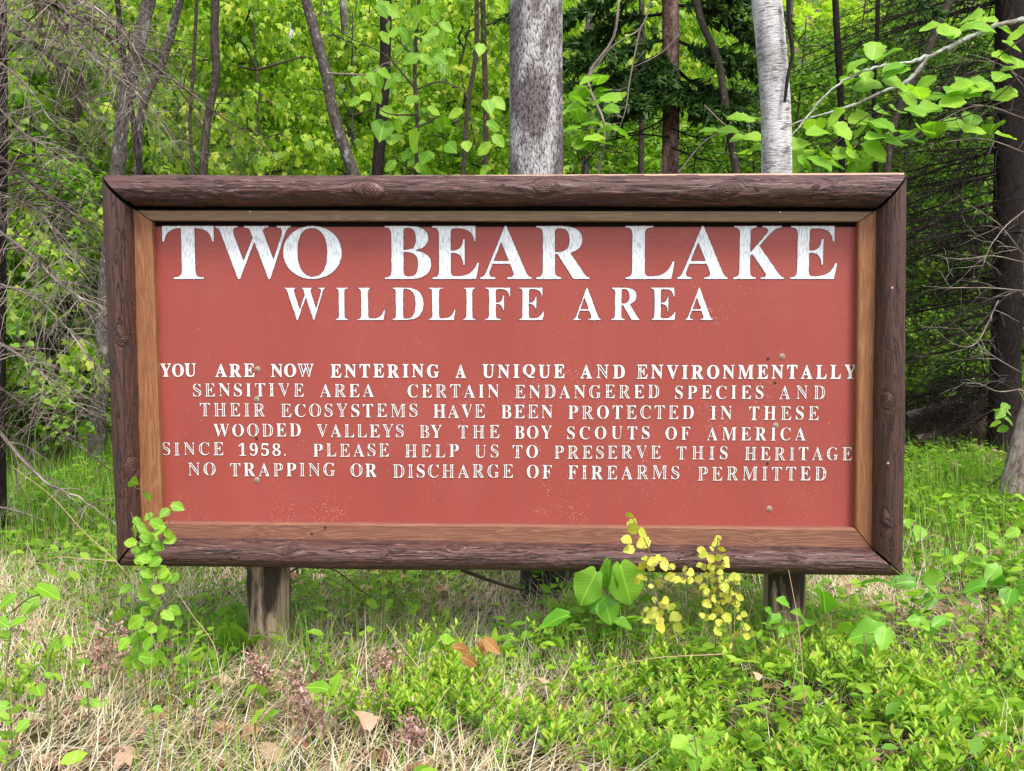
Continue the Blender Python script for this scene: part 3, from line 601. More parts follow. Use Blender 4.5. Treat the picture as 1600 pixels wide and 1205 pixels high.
def leaf_parts(root, o, items, Y, meshes, depth=.25, sz=1.0, tilt=.35, seed=0, face=.0, down=0.0, stems=None):
    rg = random.Random(seed)
    for it in items:
        px, py, s_ = it; y = Y + rg.uniform(-depth, depth); p = P(px, py, y); L = s_/F*y*sz*1.15
        az = rg.uniform(-math.pi, math.pi); ax = np.array([math.cos(az), math.sin(az)*.6, -.15-down+rg.gauss(0, .25)]); nn = norm(np.array([rg.gauss(0, tilt), -face+rg.gauss(0, tilt), 1.0]))
        Rm = frames(1, ax[None], nn[None])[0]; c = p-Rm[:, 1]*L*.5
        lf = link('leaf', rg.choice(meshes), root); lf.matrix_local = Matrix.Translation(Vector(c-o)) @ Matrix([[*(Rm[i]*L), 0] for i in range(3)]+[[0, 0, 0, 1]]); 
        if stems is not None: stems.append(c)
def leafset(name, mat, kinds, n=4):
    out = []
    for i in range(n):
        T = nearleaf(seed=i, **kinds); mb = MB(); mb.add(T[0], T[1], T[0]+[0, 0, i*3], (i+.5)/n); out.append(mb.mesh(name, M[mat]))
    return out
LV = {'bright': leafset('leaf', 'leaf_bright', dict(wd=.42, serr=.02, curl=.15, n=12)), 'broad': leafset('leaf', 'leaf_broad', dict(wd=.40, serr=.012, curl=.22, n=18, fold=.16)),
      'yellow': leafset('leaf', 'leaf_yellow', dict(wd=.46, serr=.02, curl=.12, n=10)), 'orange': leafset('leaf', 'leaf_orange', dict(wd=.30, serr=.0, curl=.30, n=12), 3),
      'round': leafset('leaf', 'leaf_bright', dict(wd=.47, tip=.5, serr=.03, curl=.14, n=16, cordate=.06))}
def twig_to(mb, path, leaves, r=.0016, k=3):           # short stalks from the nearest point of a stem to each leaf
    A = []; 
    for c in leaves:
        i = np.argmin(((path-c)**2).sum(1) + np.where(path[:, 2] > c[2]+.02, .05, 0)); a = path[i]; m = (a+c)/2 + [0, 0, -.01]; A.append([a, m, c])
    if A: tubes(mb, np.array(A), np.full((len(A), 3), r)*[[1.3, 1, .7]], k)
# ---- near trunks
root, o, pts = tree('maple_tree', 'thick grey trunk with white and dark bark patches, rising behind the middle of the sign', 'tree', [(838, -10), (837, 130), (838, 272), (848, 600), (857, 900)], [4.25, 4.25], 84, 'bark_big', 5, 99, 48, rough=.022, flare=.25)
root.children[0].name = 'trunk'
root, o, pts = tree('birch_tree', 'pale white birch trunk with a dark stick leaning on it, behind the sign\'s right half', 'tree', [(1197, -10), (1206, 90), (1212, 180), (1213, 272), (1215, 600)], 5.1, 50, 'bark_birch', 5, 46, 36, rough=.03)
mb = MB(); tubes(mb, smoothpath(PX([(1226, 160), (1231, 120), (1238, 85), (1233, 40), (1232, -20)], 5.0), 20)-o, np.linspace(.008, .013, 20), 8); mb.obj('side_stem', M['twig_dark'], root)
# flaky trunk at the right edge and the dark spruce behind it
tree('leaning_pine', 'pinkish flaky trunk base leaning out of the right edge of the picture', 'tree', [(1690, 500), (1640, 600), (1612, 690), (1597, 770)], 6.2, 62, 'bark_flaky', 4, 55, 28, flare=.55, rough=.06)
def spruce(name, label, path, Y, w_, mat, br, ext=5, live=None, wtop=None, seed=1, bmat='twig_dark'):
    root, o, pts = tree(name, label, 'tree', path, Y, w_, mat, ext, wtop, 20, rough=.05, seed=seed); n = 0
    for b in br:
        mb = MB(); dead_branch(mb, np.array(b['p'])-o, b['r'], b.get('n', 24), b.get('tl', .5), b.get('dr', .25), seed+n*7, b.get('sub', 3), 5, b.get('sp', 1), b.get('up', 0)); mb.obj('branch', M[b.get('m', bmat)], root); n += 1
    return root, o, pts
rg = np.random.default_rng(5); br = []
xt = P(1574, 300, 8.7)[0]
for i in range(88):                                    # dead lower branches, sweeping down and to the left
    z = rg.uniform(.35, 4.4); az = rg.uniform(math.pi*.72, math.pi*1.25) if i < 68 else rg.uniform(0, 2*math.pi); L = rg.uniform(1.1, 2.3)*(1 if z > .9 else .6); b0 = np.array([xt, 8.7, z])
    h = np.array([math.cos(az), math.sin(az)*.9, 0]); sl = rg.uniform(-.42, -.08); br.append(dict(p=[b0, b0+h*L*.5+[0, 0, sl*.4*L], b0+h*L+[0, 0, sl*L]], r=rg.uniform(.007, .013), n=38, tl=.55, dr=.25, sub=3))
spruce('spruce_tree', 'dark spruce trunk near the right edge with a screen of thin dead lower branches', [(1578, -10), (1576, 300), (1568, 690)], 8.7, 47, 'bark_dark', br, 6, seed=3, wtop=44)
br = []
for L_ in ([(1600, 185), (1530, 165), (1470, 188), (1430, 210)], [(1605, 240), (1540, 218), (1480, 222), (1420, 240)], [(1600, 400), (1560, 350), (1530, 330), (1490, 300)], [(1605, 455), (1545, 450), (1490, 450), (1440, 447)], [(1600, 410), (1550, 400), (1500, 405), (1455, 398)],
           [(1605, 606), (1560, 612), (1530, 600), (1500, 598)], [(1600, 585), (1550, 555), (1520, 530), (1490, 505)], [(1560, 470), (1520, 540), (1485, 535), (1455, 508)], [(1600, 330), (1570, 355), (1545, 390), (1535, 420)], [(1600, 125), (1560, 100), (1500, 90), (1460, 60)]):
    W_ = PX(L_, [5.7, 5.3]); br.append(dict(p=W_, r=.0045, n=9, tl=.28, dr=.1, sub=1, m='twig_pale'))
spruce('dead_fir', 'bare dead fir just past the right edge reaching pale grey twigs into view', [(1640, -10), (1640, 300), (1640, 650)], 5.8, 30, 'bark_brown', br, 3, seed=4)
# lichen branch and large hazel-like leaves at the right
root, o, pts = tree('hazel_shrub', 'shrub at upper right with lichen-covered branches and large round bright leaves', 'shrub', [(1680, -10), (1672, 200), (1660, 480)], 5.5, 20, 'bark_grey', 1.5, seed=9)
mb = MB(); bl = smoothpath(PX([(1672, 20), (1600, 32), (1552, 42), (1512, 61), (1480, 74), (1445, 90), (1419, 98), (1387, 102), (1352, 111), (1313, 130), (1286, 154), (1260, 183), (1237, 212)], [5.5, 5.2]), 60)
tubes(mb, bl-o+rg.normal(0, .003, bl.shape), np.linspace(.016, .003, 60)*rg.uniform(.8, 1.25, 60), 8)
b2 = smoothpath(PX([(1450, 90), (1420, 125), (1374, 146), (1339, 162), (1299, 175), (1260, 186), (1233, 196)], 5.25), 40); tubes(mb, b2-o, np.linspace(.011, .003, 40)*rg.uniform(.8, 1.3, 40), 7)
mb.obj('branch', M['lichen'], root)
HZ = [(1040,160),(1150,185),(1270,105),(1355,120),(1260,160),(1355,170),(1480,180),(1550,200),(1515,270),(1465,345),(1550,365),(1520,400),(700,295),(780,320),(600,380),(640,440),(560,470),(660,505),(830,430),(820,395),(840,505),(1000,490),(960,540),(900,575),(1050,570),(1160,530),(1230,480),(1340,500),(1445,450),(1160,600),(1250,545),(1465,560),(1035,635),(940,655),(840,648),(755,660),(620,700),(750,735),(470,695),(350,740),(510,770),(620,770),(680,740),(840,770),(910,790),(1000,770),(720,805),(820,830),(930,820),(1080,755),(1180,740),(1270,705),(1295,770),(1395,750),(1480,800),(250,850),(320,900),(400,915),(235,960),(300,975),(380,960),(470,970),(520,900),(590,920),(600,1000),(560,950),(700,920),(700,885),(640,970),(370,780),(1120,190),(1050,760),(880,800),(560,880),(1200,520),(1320,520)]
cs = []; leaf_parts(root, o, [(1180+x/3.767, y/3.767, random.uniform(27, 36)) for x, y in HZ], 5.25, LV['round'], .22, 1.05, .28, 2, face=.8, stems=cs)
mb = MB(); sec = [smoothpath(PX(q, 5.25), 16) for q in ([(1600, 110), (1560, 150), (1500, 185), (1440, 195), (1380, 210)], [(1520, 60), (1480, 130), (1420, 160), (1380, 175)], [(1600, 60), (1560, 90), (1545, 150), (1570, 205)], [(1445, 90), (1400, 150), (1330, 200), (1290, 240), (1245, 262)], [(1380, 210), (1340, 225), (1300, 230)])]
for q in sec: tubes(mb, q-o, np.linspace(.004, .0015, 16), 4)
allp = np.concatenate(sec+[bl, b2]); twig_to(mb, allp-o, [c-o for c in cs], .0013); mb.obj('twig', M['twig_mid'], root, kind=None)
# aspen leaves, top centre-left
root, o, pts = tree('basswood_sapling', 'young tree with heart-shaped bright leaves left of the thick grey trunk', 'sapling', [(655, -10), (648, 110), (652, 200), (650, 272), (660, 700)], 5.8, 7, 'bark_brown', .8, seed=5, sides=8)
AS = [(745,70),(810,70),(760,225),(905,235),(810,195),(780,170),(1040,190),(940,140),(860,120),(905,300),(980,270),(1120,260),(1140,310),(1060,320),(1040,380),(910,350),(1100,400),(940,80),(1120,160),(760,435),(730,480),(790,490),(690,465),(820,460),(590,475),(650,570),(580,600),(915,590),(770,660),(840,745),(1050,655),(1170,670),(1080,740),(890,910),(940,900),(1000,930),(980,990),(930,950),(1150,790),(1240,860),(1150,870),(1340,880),(1370,630),(1430,610),(1400,745),(1430,830),(1000,1020),(870,690),(1340,1010),(1110,710),(1320,290),(790,980),(850,40),(990,60),(1010,120),(870,200),(960,200),(1020,240),(1080,220),(850,290),(960,320),(1000,350),(1090,350),(1160,350),(740,30),(1060,90)]
cs = []; leaf_parts(root, o, [(400+x/3.767, y/3.767, random.uniform(19, 25)) for x, y in AS] + [(597, 203, 40), (612, 216, 36), (647, 223, 40), (590, 150, 26)], 5.7, LV['bright'], .25, .96, .5, 3, face=1.6, down=.5, stems=cs)
mb = MB(); sec = [smoothpath(PX(q, 5.8), 20) for q in ([(650, 140), (600, 85), (540, 55), (500, 20)], [(650, 140), (690, 128), (720, 140), (735, 150)], [(648, 60), (680, 40), (700, 20)], [(652, 200), (700, 180), (730, 210), (740, 240)], [(652, 180), (600, 175), (580, 160)], [(650, 90), (620, 60), (600, 20)])]
for q in sec: tubes(mb, q-o, np.linspace(.006, .002, 20), 5)
twig_to(mb, np.concatenate(sec+[smoothpath(pts, 60)])-o, [c-o for c in cs], .0012); mb.obj('twig', M['twig_mid'], root)
root, o, pts = tree('basswood_sapling', 'young tree with flat oval bright leaves between the grey trunk and the birch', 'sapling', [(968, -10), (958, 60), (920, 120), (945, 200), (935, 272), (940, 700)], 5.6, 5, 'twig_pale', .8, seed=8, sides=8)
A3 = [(530,470),(590,465),(480,550),(520,505),(470,590),(610,530),(600,560),(590,600),(660,580),(700,570),(660,645),(460,665),(410,650),(425,760),(540,725),(610,735),(635,765),(710,775),(560,815),(620,835),(1235,770),(1350,770),(1410,815),(1500,810),(1440,900),(1500,880),(1450,700),(1400,695),(1500,700),(570,590),(500,840),(460,560)]
cs = []; leaf_parts(root, o, [(780+x/3.767, y/3.767, random.uniform(24, 30)) for x, y in A3] + [(913, 222, 44)], 5.5, LV['round'], .2, 1.0, .3, 4, face=.5, stems=cs)
mb = MB(); sec = [smoothpath(PX(q, 5.55), 20) for q in ([(1020, -10), (1000, 45), (960, 70), (920, 120), (890, 155)], [(1000, 45), (985, 120), (975, 180), (968, 200)], [(1062, 55), (1030, 85), (990, 105)], [(1100, 165), (1140, 200), (1180, 215)], [(1060, 270), (1110, 215), (1150, 200)])]
for q in sec: tubes(mb, q-o, np.linspace(.006, .002, 20), 5)
twig_to(mb, np.concatenate(sec[:2]+sec[3:])-o, [c-o for c in cs], .0012); mb.obj('twig', M['twig_pale'], root)
# ---- dead spruce at the left, whose bare branches cross the upper left
LB = [([(0, -45), (72, 0), (120, 27), (160, 50), (191, 69), (239, 101), (292, 143), (332, 172), (380, 204), (425, 242)], .013, 60, .5, 'twig_mid'), ([(-5, -30), (50, 3), (88, 29), (119, 66), (159, 101), (191, 127), (226, 157), (247, 183), (279, 239)], .009, 55, .45, 'twig_pale'),
      ([(-10, 90), (0, 98), (27, 119), (53, 149), (74, 180), (110, 215)], .006, 26, .35, 'twig_pale'), ([(-10, 30), (77, 88), (106, 133), (133, 170), (154, 196), (170, 228)], .014, 26, .35, 'twig_mid'),
      ([(-10, 240), (27, 265), (53, 289), (90, 316), (130, 345), (164, 366)], .013, 34, .4, 'twig_mid'), ([(-10, 355), (50, 400), (100, 450), (150, 475), (190, 500)], .010, 40, .4, 'twig_pale'),
      ([(-10, 600), (75, 659), (125, 699), (182, 742)], .010, 26, .35, 'twig_mid'), ([(-10, 664), (40, 724), (75, 756), (125, 778), (186, 825)], .012, 14, .3, 'twig_pale'),
      ([(-10, 440), (60, 470), (110, 520), (160, 600)], .007, 40, .4, 'twig_pale'), ([(-10, 530), (50, 570), (100, 620), (150, 650)], .008, 36, .4, 'twig_pale'), ([(-10, 300), (60, 330), (100, 390), (140, 440)], .007, 36, .4, 'twig_pale'),
      ([(-10, -60), (60, -20), (130, 0), (200, 60), (235, 130)], .008, 60, .45, 'twig_pale'), ([(-10, 160), (40, 210), (90, 240), (150, 290)], .006, 30, .35, 'twig_pale'), ([(-10, 0), (80, 60), (170, 90), (215, 150), (235, 210)], .006, 44, .35, 'twig_pale'),
      ([(-10, 790), (40, 803), (70, 815)], .006, 5, .12, 'twig_pale')]
br = [dict(p=PX(L_, [5.3, 4.6]), r=r_, n=int(n_*1.2), tl=tl, dr=.35, sub=3, m=mt) for L_, r_, n_, tl, mt in LB]
spruce('dead_spruce', 'dead spruce at the left edge with a tangle of bare grey-brown branches', [(0, -10), (2, 150), (0, 400), (-2, 700)], 5.4, 22, 'bark_dark', br, 3, seed=11, bmat='twig_mid', wtop=18)
# ---- slim trunks behind the sign
T = [('maple_tree', 'grey slanting trunk at the sign\'s top left corner that reappears left of the frame', [(235, -10), (221, 50), (195, 160), (183, 272), (168, 430), (158, 600), (148, 740)], 7.6, 27, 'bark_grey', 18),
     ('young_maple', 'slim grey stem leaning right beside the slanting trunk at upper left', [(284, -10), (268, 50), (255, 95), (225, 160), (215, 272)], 8.2, 14, 'bark_grey', 13),
     ('young_maple', 'short dark stem just right of the slanting trunk at upper left', [(198, 120), (205, 170), (214, 230), (222, 300)], 7.2, 10, 'twig_dark', 9),
     ('young_maple', 'straight dark spotted trunk above the T of the title', [(337, -10), (335, 60), (338, 115), (324, 190), (317, 272)], 7.4, 15, 'bark_brown', 12),
     ('young_maple', 'thin pole just left of the dark spotted trunk', [(308, -10), (303, 90), (299, 150), (297, 180), (302, 272)], 7.9, 6, 'bark_brown', 6),
     ('young_maple', 'mottled trunk leaning left above the gap between the words', [(476, -10), (492, 50), (507, 105), (522, 180), (552, 272)], 6.8, 20, 'bark_grey', 16),
     ('young_maple', 'faint grey pole right behind the leaning mottled trunk', [(535, -10), (541, 90), (543, 180), (546, 272)], 10.5, 12, 'bark_grey', 12),
     ('young_spruce', 'dark straight trunk between the leaning mottled trunk and the heart-leaved sapling', [(603, -10), (602, 90), (597, 170), (590, 272)], 8.0, 20, 'bark_dark', 18),
     ('young_maple', 'thin curving dark stem left of the twin poles by the thick trunk', [(745, -10), (743, 90), (733, 150), (724, 272)], 7.0, 8, 'bark_brown', 7),
     ('young_maple', 'straight thin dark pole nearest the left side of the thick grey trunk', [(754, -10), (757, 90), (759, 180), (759, 262)], 7.2, 9, 'bark_brown', 9),
     ('young_maple', 'pale pole just right of the thick grey trunk, far behind', [(925, -30), (922, 10), (920, 60)], 11, 14, 'bark_grey', 14),
     ('spruce_sapling', 'slim dark pole left of the reddish spruce trunk', [(1002, -10), (1004, 90), (1003, 180), (1001, 272)], 9.4, 10, 'bark_brown', 10),
     ('young_maple', 'crooked brown trunk leaning right between the reddish spruce and the birch', [(1085, -10), (1095, 30), (1122, 95), (1133, 160), (1142, 220), (1151, 272)], 7.0, 13, 'bark_brown', 13),
     ('young_maple', 'forked crooked pole far right above the frame, behind the hazel leaves', [(1492, -10), (1470, 30), (1450, 80), (1420, 140), (1395, 200), (1385, 272)], 7.4, 11, 'bark_brown', 14),
     ('spruce_sapling', 'slender dark spruce pole just right of the birch', [(1305, -10), (1308, 60), (1312, 120), (1316, 272)], 9.0, 12, 'bark_dark', 10),
     ('spruce_sapling', 'slender dark pole halfway between the birch and the frame\'s top right corner', [(1372, -10), (1370, 60), (1366, 120), (1368, 272)], 9.6, 8, 'bark_dark', 7),
     ('young_maple', 'grey stub-like trunk left of the sign seen through the dead twigs', [(120, -10), (125, 30), (112, 270), (106, 420), (100, 600), (98, 690)], 9.0, 14, 'bark_brown', 10),
     ('birch_tree', 'far white birch pole at the left edge', [(38, -10), (42, 100), (44, 250), (48, 420), (50, 650)], 14, 11, 'bark_birch', 10),
     ('birch_tree', 'far pale pole left of the dark straight trunk', [(458, -10), (455, 60), (452, 200), (450, 272)], 15, 8, 'bark_birch', 8)]
TR = {}
for nm, lab, path, Y, w_, mt, wt in T: TR[lab] = tree(nm, lab, 'tree', path, Y, w_, mt, 3.5, wt, 12, rough=.06, knob=.12)
root, o, pts = TR['mottled trunk leaning left above the gap between the words']
mb = MB(); dead_branch(mb, PX([(512, 115), (545, 116), (580, 115), (600, 100), (640, 98)], 6.7)-o, .007, 8, .2, .1, 3, 1); mb.obj('branch', M['twig_pale'], root)
# reddish spruce with dark live boughs
br = []; rg = np.random.default_rng(8)
root, o, pts = tree('spruce_tree', 'reddish spruce trunk with dark needle boughs between thick trunk and birch', 'tree', [(1048, -10), (1048, 90), (1049, 180), (1047, 272)], 7.4, 29, 'bark_red', 4.5, 26, 20, seed=2)
def bough(mb, nb, path, r, seed, n=42, tl=.42, dens=26):
    rg = np.random.default_rng(seed); C = smoothpath(path, 24); tubes(nb, C, np.linspace(r, .002, 24), 5); T_ = norm(np.gradient(C, axis=0))
    t = rg.uniform(.15, 1, n); ix = (t*23).astype(int); sd_ = norm(np.cross(T_[ix], [0, 0, 1.]))*rg.choice([-1, 1], n)[:, None]; L = tl*(1.15-.8*t)*rg.uniform(.5, 1.1, n)
    D = norm(T_[ix]*.8+sd_+rg.normal(0, .12, (n, 3))-[0, 0, .2]); A = C[ix]; Pp = A[:, None]+D[:, None]*L[:, None, None]*np.linspace(0, 1, 4)[None, :, None]; Pp[..., 2] -= .12*L[:, None]*np.linspace(0, 1, 4)**2
    tubes(nb, Pp, np.full((n, 4), .002), 3)
    m = n*dens; pi = np.repeat(np.arange(n), dens); u = rg.uniform(0, 1, m)[:, None]; B = A[pi]+D[pi]*L[pi][:, None]*u; B[:, 2] -= .12*L[pi]*u[:, 0]**2
    ax = norm(D[pi]*.9+norm(rg.normal(0, 1, (m, 3)))*.75 + [0, 0, .1]); cloud(mb, NEEDLE, B, frames(m, ax, rg.normal(0, 1, (m, 3))+[0, 0, 1]), np.stack([rg.uniform(.05, .09, m)]*3, -1), rg.uniform(0, 1, m)*.6 + .4*(u[:, 0] > .75))
NEEDLE = (np.array([(0, 0, 0), (.17, .3, .03), (0, 1, 0), (-.17, .3, .03), (0, .35, .10)], float), np.array([(0, 1, 4), (1, 2, 4), (2, 3, 4), (3, 0, 4)]))
mb = MB(); nb = MB(); k = 0
for L_ in ([(1048, 60), (980, 75), (920, 85), (885, 100)], [(1048, 90), (1000, 110), (940, 130), (900, 135)], [(1048, 60), (1100, 80), (1150, 90), (1200, 110)], [(1048, 100), (1090, 135), (1140, 150), (1195, 150)], [(1048, 20), (990, 30), (930, 60), (900, 70)], [(1048, 110), (1010, 150), (990, 165), (975, 175)],
           [(1048, 90), (1060, 130), (1080, 150), (1110, 165)], [(1048, 10), (1100, 10), (1160, 40), (1195, 60)], [(1048, -30), (1120, -20), (1190, 10), (1230, 30)], [(1048, -40), (980, -20), (920, 10), (890, 25)], [(1048, 120), (1090, 150), (1130, 165), (1170, 185)], [(1048, 75), (1020, 95), (985, 135), (960, 150)], [(1048, 130), (1020, 140), (1000, 150), (985, 165)]):
    bough(mb, nb, PX(L_, [7.4, rg.uniform(6.6, 8.2)])-o, .014, k); k += 1
for i in range(22):
    z = rg.uniform(3.6, 7.5); az = rg.uniform(0, 2*np.pi); L = (8.5-z)*.38; b0 = np.array([P(1048, 0, 7.4)[0], 7.4, z]); h = np.array([math.cos(az), math.sin(az), 0]); bough(mb, nb, np.array([b0, b0+h*L*.5-[0, 0, .05], b0+h*L-[0, 0, .35*L]])-o, .012, 100+i, 30)
nb.obj('branch', M['twig_dark'], root, kind='stuff'); mb.obj('needles', M['needle'], root, kind='stuff')
mb = MB()
for L_ in ([(1048, 180), (1000, 205), (950, 215), (900, 235)], [(1048, 200), (1090, 215), (1140, 205), (1190, 190)], [(1048, 230), (1100, 250), (1150, 250), (1190, 235)], [(1048, 215), (1000, 210), (950, 220), (890, 245)], [(1048, 150), (1100, 165), (1150, 140), (1190, 150)]): dead_branch(mb, PX(L_, 7.3)-o, .007, 22, .35, .2, len(L_)+k, 2); k += 1
mb.obj('dead_branch', M['twig_dark'], root, kind='stuff')
# ------------------------------------------------------------------ understorey saplings and the wood beyond
def sapling_meshes(seed, H, Rad, tm, lf, nleaf, droop, nb=34, low=.12, mt='bark_brown'):
    rg = np.random.default_rng(seed); mb = MB(); st = np.array([(0, 0, -.1), (rg.normal(0, .1), rg.normal(0, .1), H*.4), (rg.normal(0, .25), rg.normal(0, .25), H)]); C = smoothpath(st, 30); tubes(mb, C, np.linspace(.03*H/5, .006, 30), 7)
    t = rg.uniform(low, .98, nb); ix = (t*29).astype(int); az = rg.uniform(0, 2*np.pi, nb); L = Rad*(1.1-.75*t)*rg.uniform(.6, 1.2, nb)
    h = np.stack([np.cos(az), np.sin(az), rg.uniform(.05, .6, nb)], -1); u = np.linspace(0, 1, 6)
    Pp = C[ix][:, None]+h[:, None]*L[:, None, None]*u[None, :, None] + rg.normal(0, .05, (nb, 6, 3)).cumsum(1); Pp[:, 0] = C[ix]; Pp[..., 2] -= .25*L[:, None]*u**2
    tubes(mb, Pp, .011*(1-.8*u)[None]*np.ones((nb, 1)), 4)
    ns = nb*6; pi = np.repeat(np.arange(nb), 6); si = rg.integers(1, 6, ns); D = norm(np.stack([rg.normal(0, 1, ns), rg.normal(0, 1, ns), rg.normal(-.05, .3, ns)], -1)+h[pi]*.5); L2 = rg.uniform(.2, .55, ns)*Rad/1.6
    Q = Pp[pi, si][:, None]+D[:, None]*L2[:, None, None]*np.linspace(0, 1, 4)[None, :, None]; tubes(mb, Q, np.full((ns, 4), .003), 3)
    cr = MB(); qi = rg.integers(0, ns, nleaf); u = rg.uniform(.15, 1.05, nleaf)[:, None]; pos = Q[qi, 0]+D[qi]*L2[qi][:, None]*u + rg.normal(0, .045, (nleaf, 3)); ax = norm(rand_dirs(nleaf, -.5, .2)*[1, 1, 1]+D[qi]*.4-[0, 0, droop])
    nn = norm(rg.normal(0, .45, (nleaf, 3))+[0, 0, 1]+ax*0); sc = rg.uniform(.06, .115, nleaf)*lf
    cloud(cr, tm, pos, frames(nleaf, ax, nn), sc, np.clip(rg.normal(.5, .30, nleaf), 0, 1)); return mb, cr
KINDS = []
for nm, seed, H, Rad, tm, lf, nl, dr, mt, lab, grp in (
    ('young_maple', 1, 4.2, 1.9, MAPLE, .76, 5600, .9, 'leaf_maple', 'leafy young maple with drooping yellow-green leaves in the wood behind the sign', 'young yellow-green maples in the wood'),
    ('young_maple', 2, 4.7, 1.8, MAPLE, .74, 5600, 1.0, 'leaf_maple', 'leafy young maple with drooping yellow-green leaves in the wood behind the sign', 'young yellow-green maples in the wood'),
    ('understorey_sapling', 3, 3.4, 1.6, HEART, .75, 3600, .2, 'leaf_under', 'leafy fresh green sapling in the understorey behind the sign', 'fresh green understorey saplings'),
    ('understorey_bush', 4, 1.7, 1.2, HEART, .7, 2400, .1, 'leaf_under', 'low fresh green leafy bush on the forest floor behind the sign', 'low green bushes on the forest floor'),
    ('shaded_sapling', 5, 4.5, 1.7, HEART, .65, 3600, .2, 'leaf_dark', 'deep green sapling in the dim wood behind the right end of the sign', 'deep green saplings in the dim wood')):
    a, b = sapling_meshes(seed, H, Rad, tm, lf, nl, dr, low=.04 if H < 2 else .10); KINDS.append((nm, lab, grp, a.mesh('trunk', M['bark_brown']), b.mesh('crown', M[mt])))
used = {}
def plant(k, x, y, sc=1.0):
    nm, lab, grp, tme, cme = KINDS[k]; r = thing(nm, lab, 'bush' if 'bush' in nm else 'tree', (x, y, gz(x, y)), grp, rz=rng.uniform(0, 6.28)); r.scale = (sc, sc, sc*rng.uniform(.9, 1.1)); link('trunk', tme, r); link('crown', cme, r, kind='stuff')
rp = np.random.default_rng(21)
def xat(px, Y): return (px-800)/F*Y
for px, Y, k, sc in [(-60, 8.5, 0, .9), (60, 9.5, 1, 1), (150, 10.5, 0, 1.1), (260, 9.2, 0, .9), (330, 10.8, 1, 1.1), (420, 9.4, 0, 1), (500, 11, 1, 1), (560, 9.6, 0, .9), (660, 10, 1, 1), (720, 11.5, 0, 1.1), (770, 9, 0, .8), (100, 13, 1, 1.2), (380, 13.5, 1, 1.2), (620, 13.5, 0, 1.2), (900, 12.5, 1, 1.1), (980, 14, 0, 1.1), (1120, 13.5, 1, 1.0),
                    (30, 8.6, 2, .9), (240, 11.5, 2, 1.1), (460, 12.2, 2, 1.2), (690, 8.6, 2, .8), (730, 12.5, 2, 1.2), (930, 9.2, 2, .85), (1100, 9.8, 2, .9), (1160, 12, 2, 1.1), (880, 15, 2, 1.4),
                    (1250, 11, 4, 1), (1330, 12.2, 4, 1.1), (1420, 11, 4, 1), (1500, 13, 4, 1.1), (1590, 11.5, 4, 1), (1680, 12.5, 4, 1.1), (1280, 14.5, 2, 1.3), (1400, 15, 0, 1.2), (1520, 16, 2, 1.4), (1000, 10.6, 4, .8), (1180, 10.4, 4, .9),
                    (30, 9.4, 3, .8), (110, 10, 3, .8), (-80, 9.8, 3, .9), (60, 11.5, 3, 1), (150, 12.5, 3, 1), (1450, 12.4, 3, .9), (1530, 14, 3, 1.1), (1400, 10.8, 3, .7), (1640, 11.5, 3, .9), (1570, 10.2, 3, .6), (-250, 9.5, 0, 1), (-450, 10, 1, 1), (-350, 12, 2, 1.2), (1850, 12, 4, 1), (2050, 11, 4, 1)]:
    plant(k, xat(px, Y), Y, sc)
for i in range(26): plant(int(rp.choice([0, 1, 2])), rp.uniform(-11, 9), rp.uniform(14, 22), rp.uniform(1.1, 1.5))
# far wood: one mass of foliage on the rising ground
mb = MB(); n = 95000; y = rng.uniform(19, 46, n)**1.0; x = rng.uniform(-1, 1, n)*(y*.85+6); bl = np.array([mnoise.noise(Vector((a*.25, b*.3, 4))) for a, b in zip(x[::10], y[::10])]).repeat(10)[:n]
zt = 7+3*bl; z = gz(x, y)+rng.uniform(0, 1, n)**.85*zt; pos = np.stack([x, y, z], -1)+rng.normal(0, .2, (n, 3)); cl = (np.array([mnoise.noise(Vector(p*.9)) for p in pos]) > -.12)
pos = pos[cl]; n = len(pos); cloud(mb, HEART_FAR, pos, frames(n, rand_dirs(n, -.7, .2), norm(rng.normal(0, .5, (n, 3))+[0, 0, 1])), rng.uniform(.16, .32, n), np.clip(rng.normal(.55, .25, n), 0, 1))
mb.obj('far_woods', M['leaf_far'], kind='stuff')
mb = MB(); n = 90; y = rng.uniform(16, 40, n); x = rng.uniform(-1, 1, n)*(y*.75+3); zz = gz(x, y); A = np.stack([x, y, zz-.2], -1); U_ = np.stack([rng.normal(0, .5, n), rng.normal(0, .5, n), np.full(n, 11.)], -1)
tubes(mb, A[:, None]+U_[:, None]*np.linspace(0, 1, 5)[None, :, None], rng.uniform(.05, .13, n)[:, None]*np.linspace(1, .5, 5)[None], 7); mb.obj('far_trunks', M['bark_grey'], kind='stuff')
# ------------------------------------------------------------------ fallen wood
def fallen(name, label, cat, path, r, mat, ntw=0, Yd=None, seed=0, tl=.2, k=8):
    pts = np.array(path, float); root = thing(name, label, cat, pts[0]); o = np.array(root.location); mb = MB(); dead_branch(mb, pts-o, r, ntw, tl, .1, seed, 1, k); mb.obj('wood', M[mat], root)
def GP(L, z): return [G(a, b, z_) for (a, b), z_ in zip(L, z if hasattr(z, '__len__') else [z]*len(L))]
fallen('fallen_branch', 'curved dark fallen branch arching over the grass at the left edge', 'branch', GP([(-30, 880), (10, 866), (50, 856), (95, 858), (140, 868), (190, 885)], [.02, .05, .09, .09, .06, .02]), .012, 'twig_mid', 0)
fallen('fallen_branch', 'short dark fallen stick in dry grass below the sign\'s lower left corner', 'branch', GP([(75, 912), (130, 908), (165, 905), (195, 908)], .03), .007, 'twig_dark', 3)
fallen('fallen_branch', 'crooked dark stick curving up beside the flaky trunk', 'branch', GP([(1528, 802), (1530, 780), (1540, 765), (1560, 750), (1572, 738)], [.0, .10, .13, .15, .16]), .011, 'twig_dark', 2)
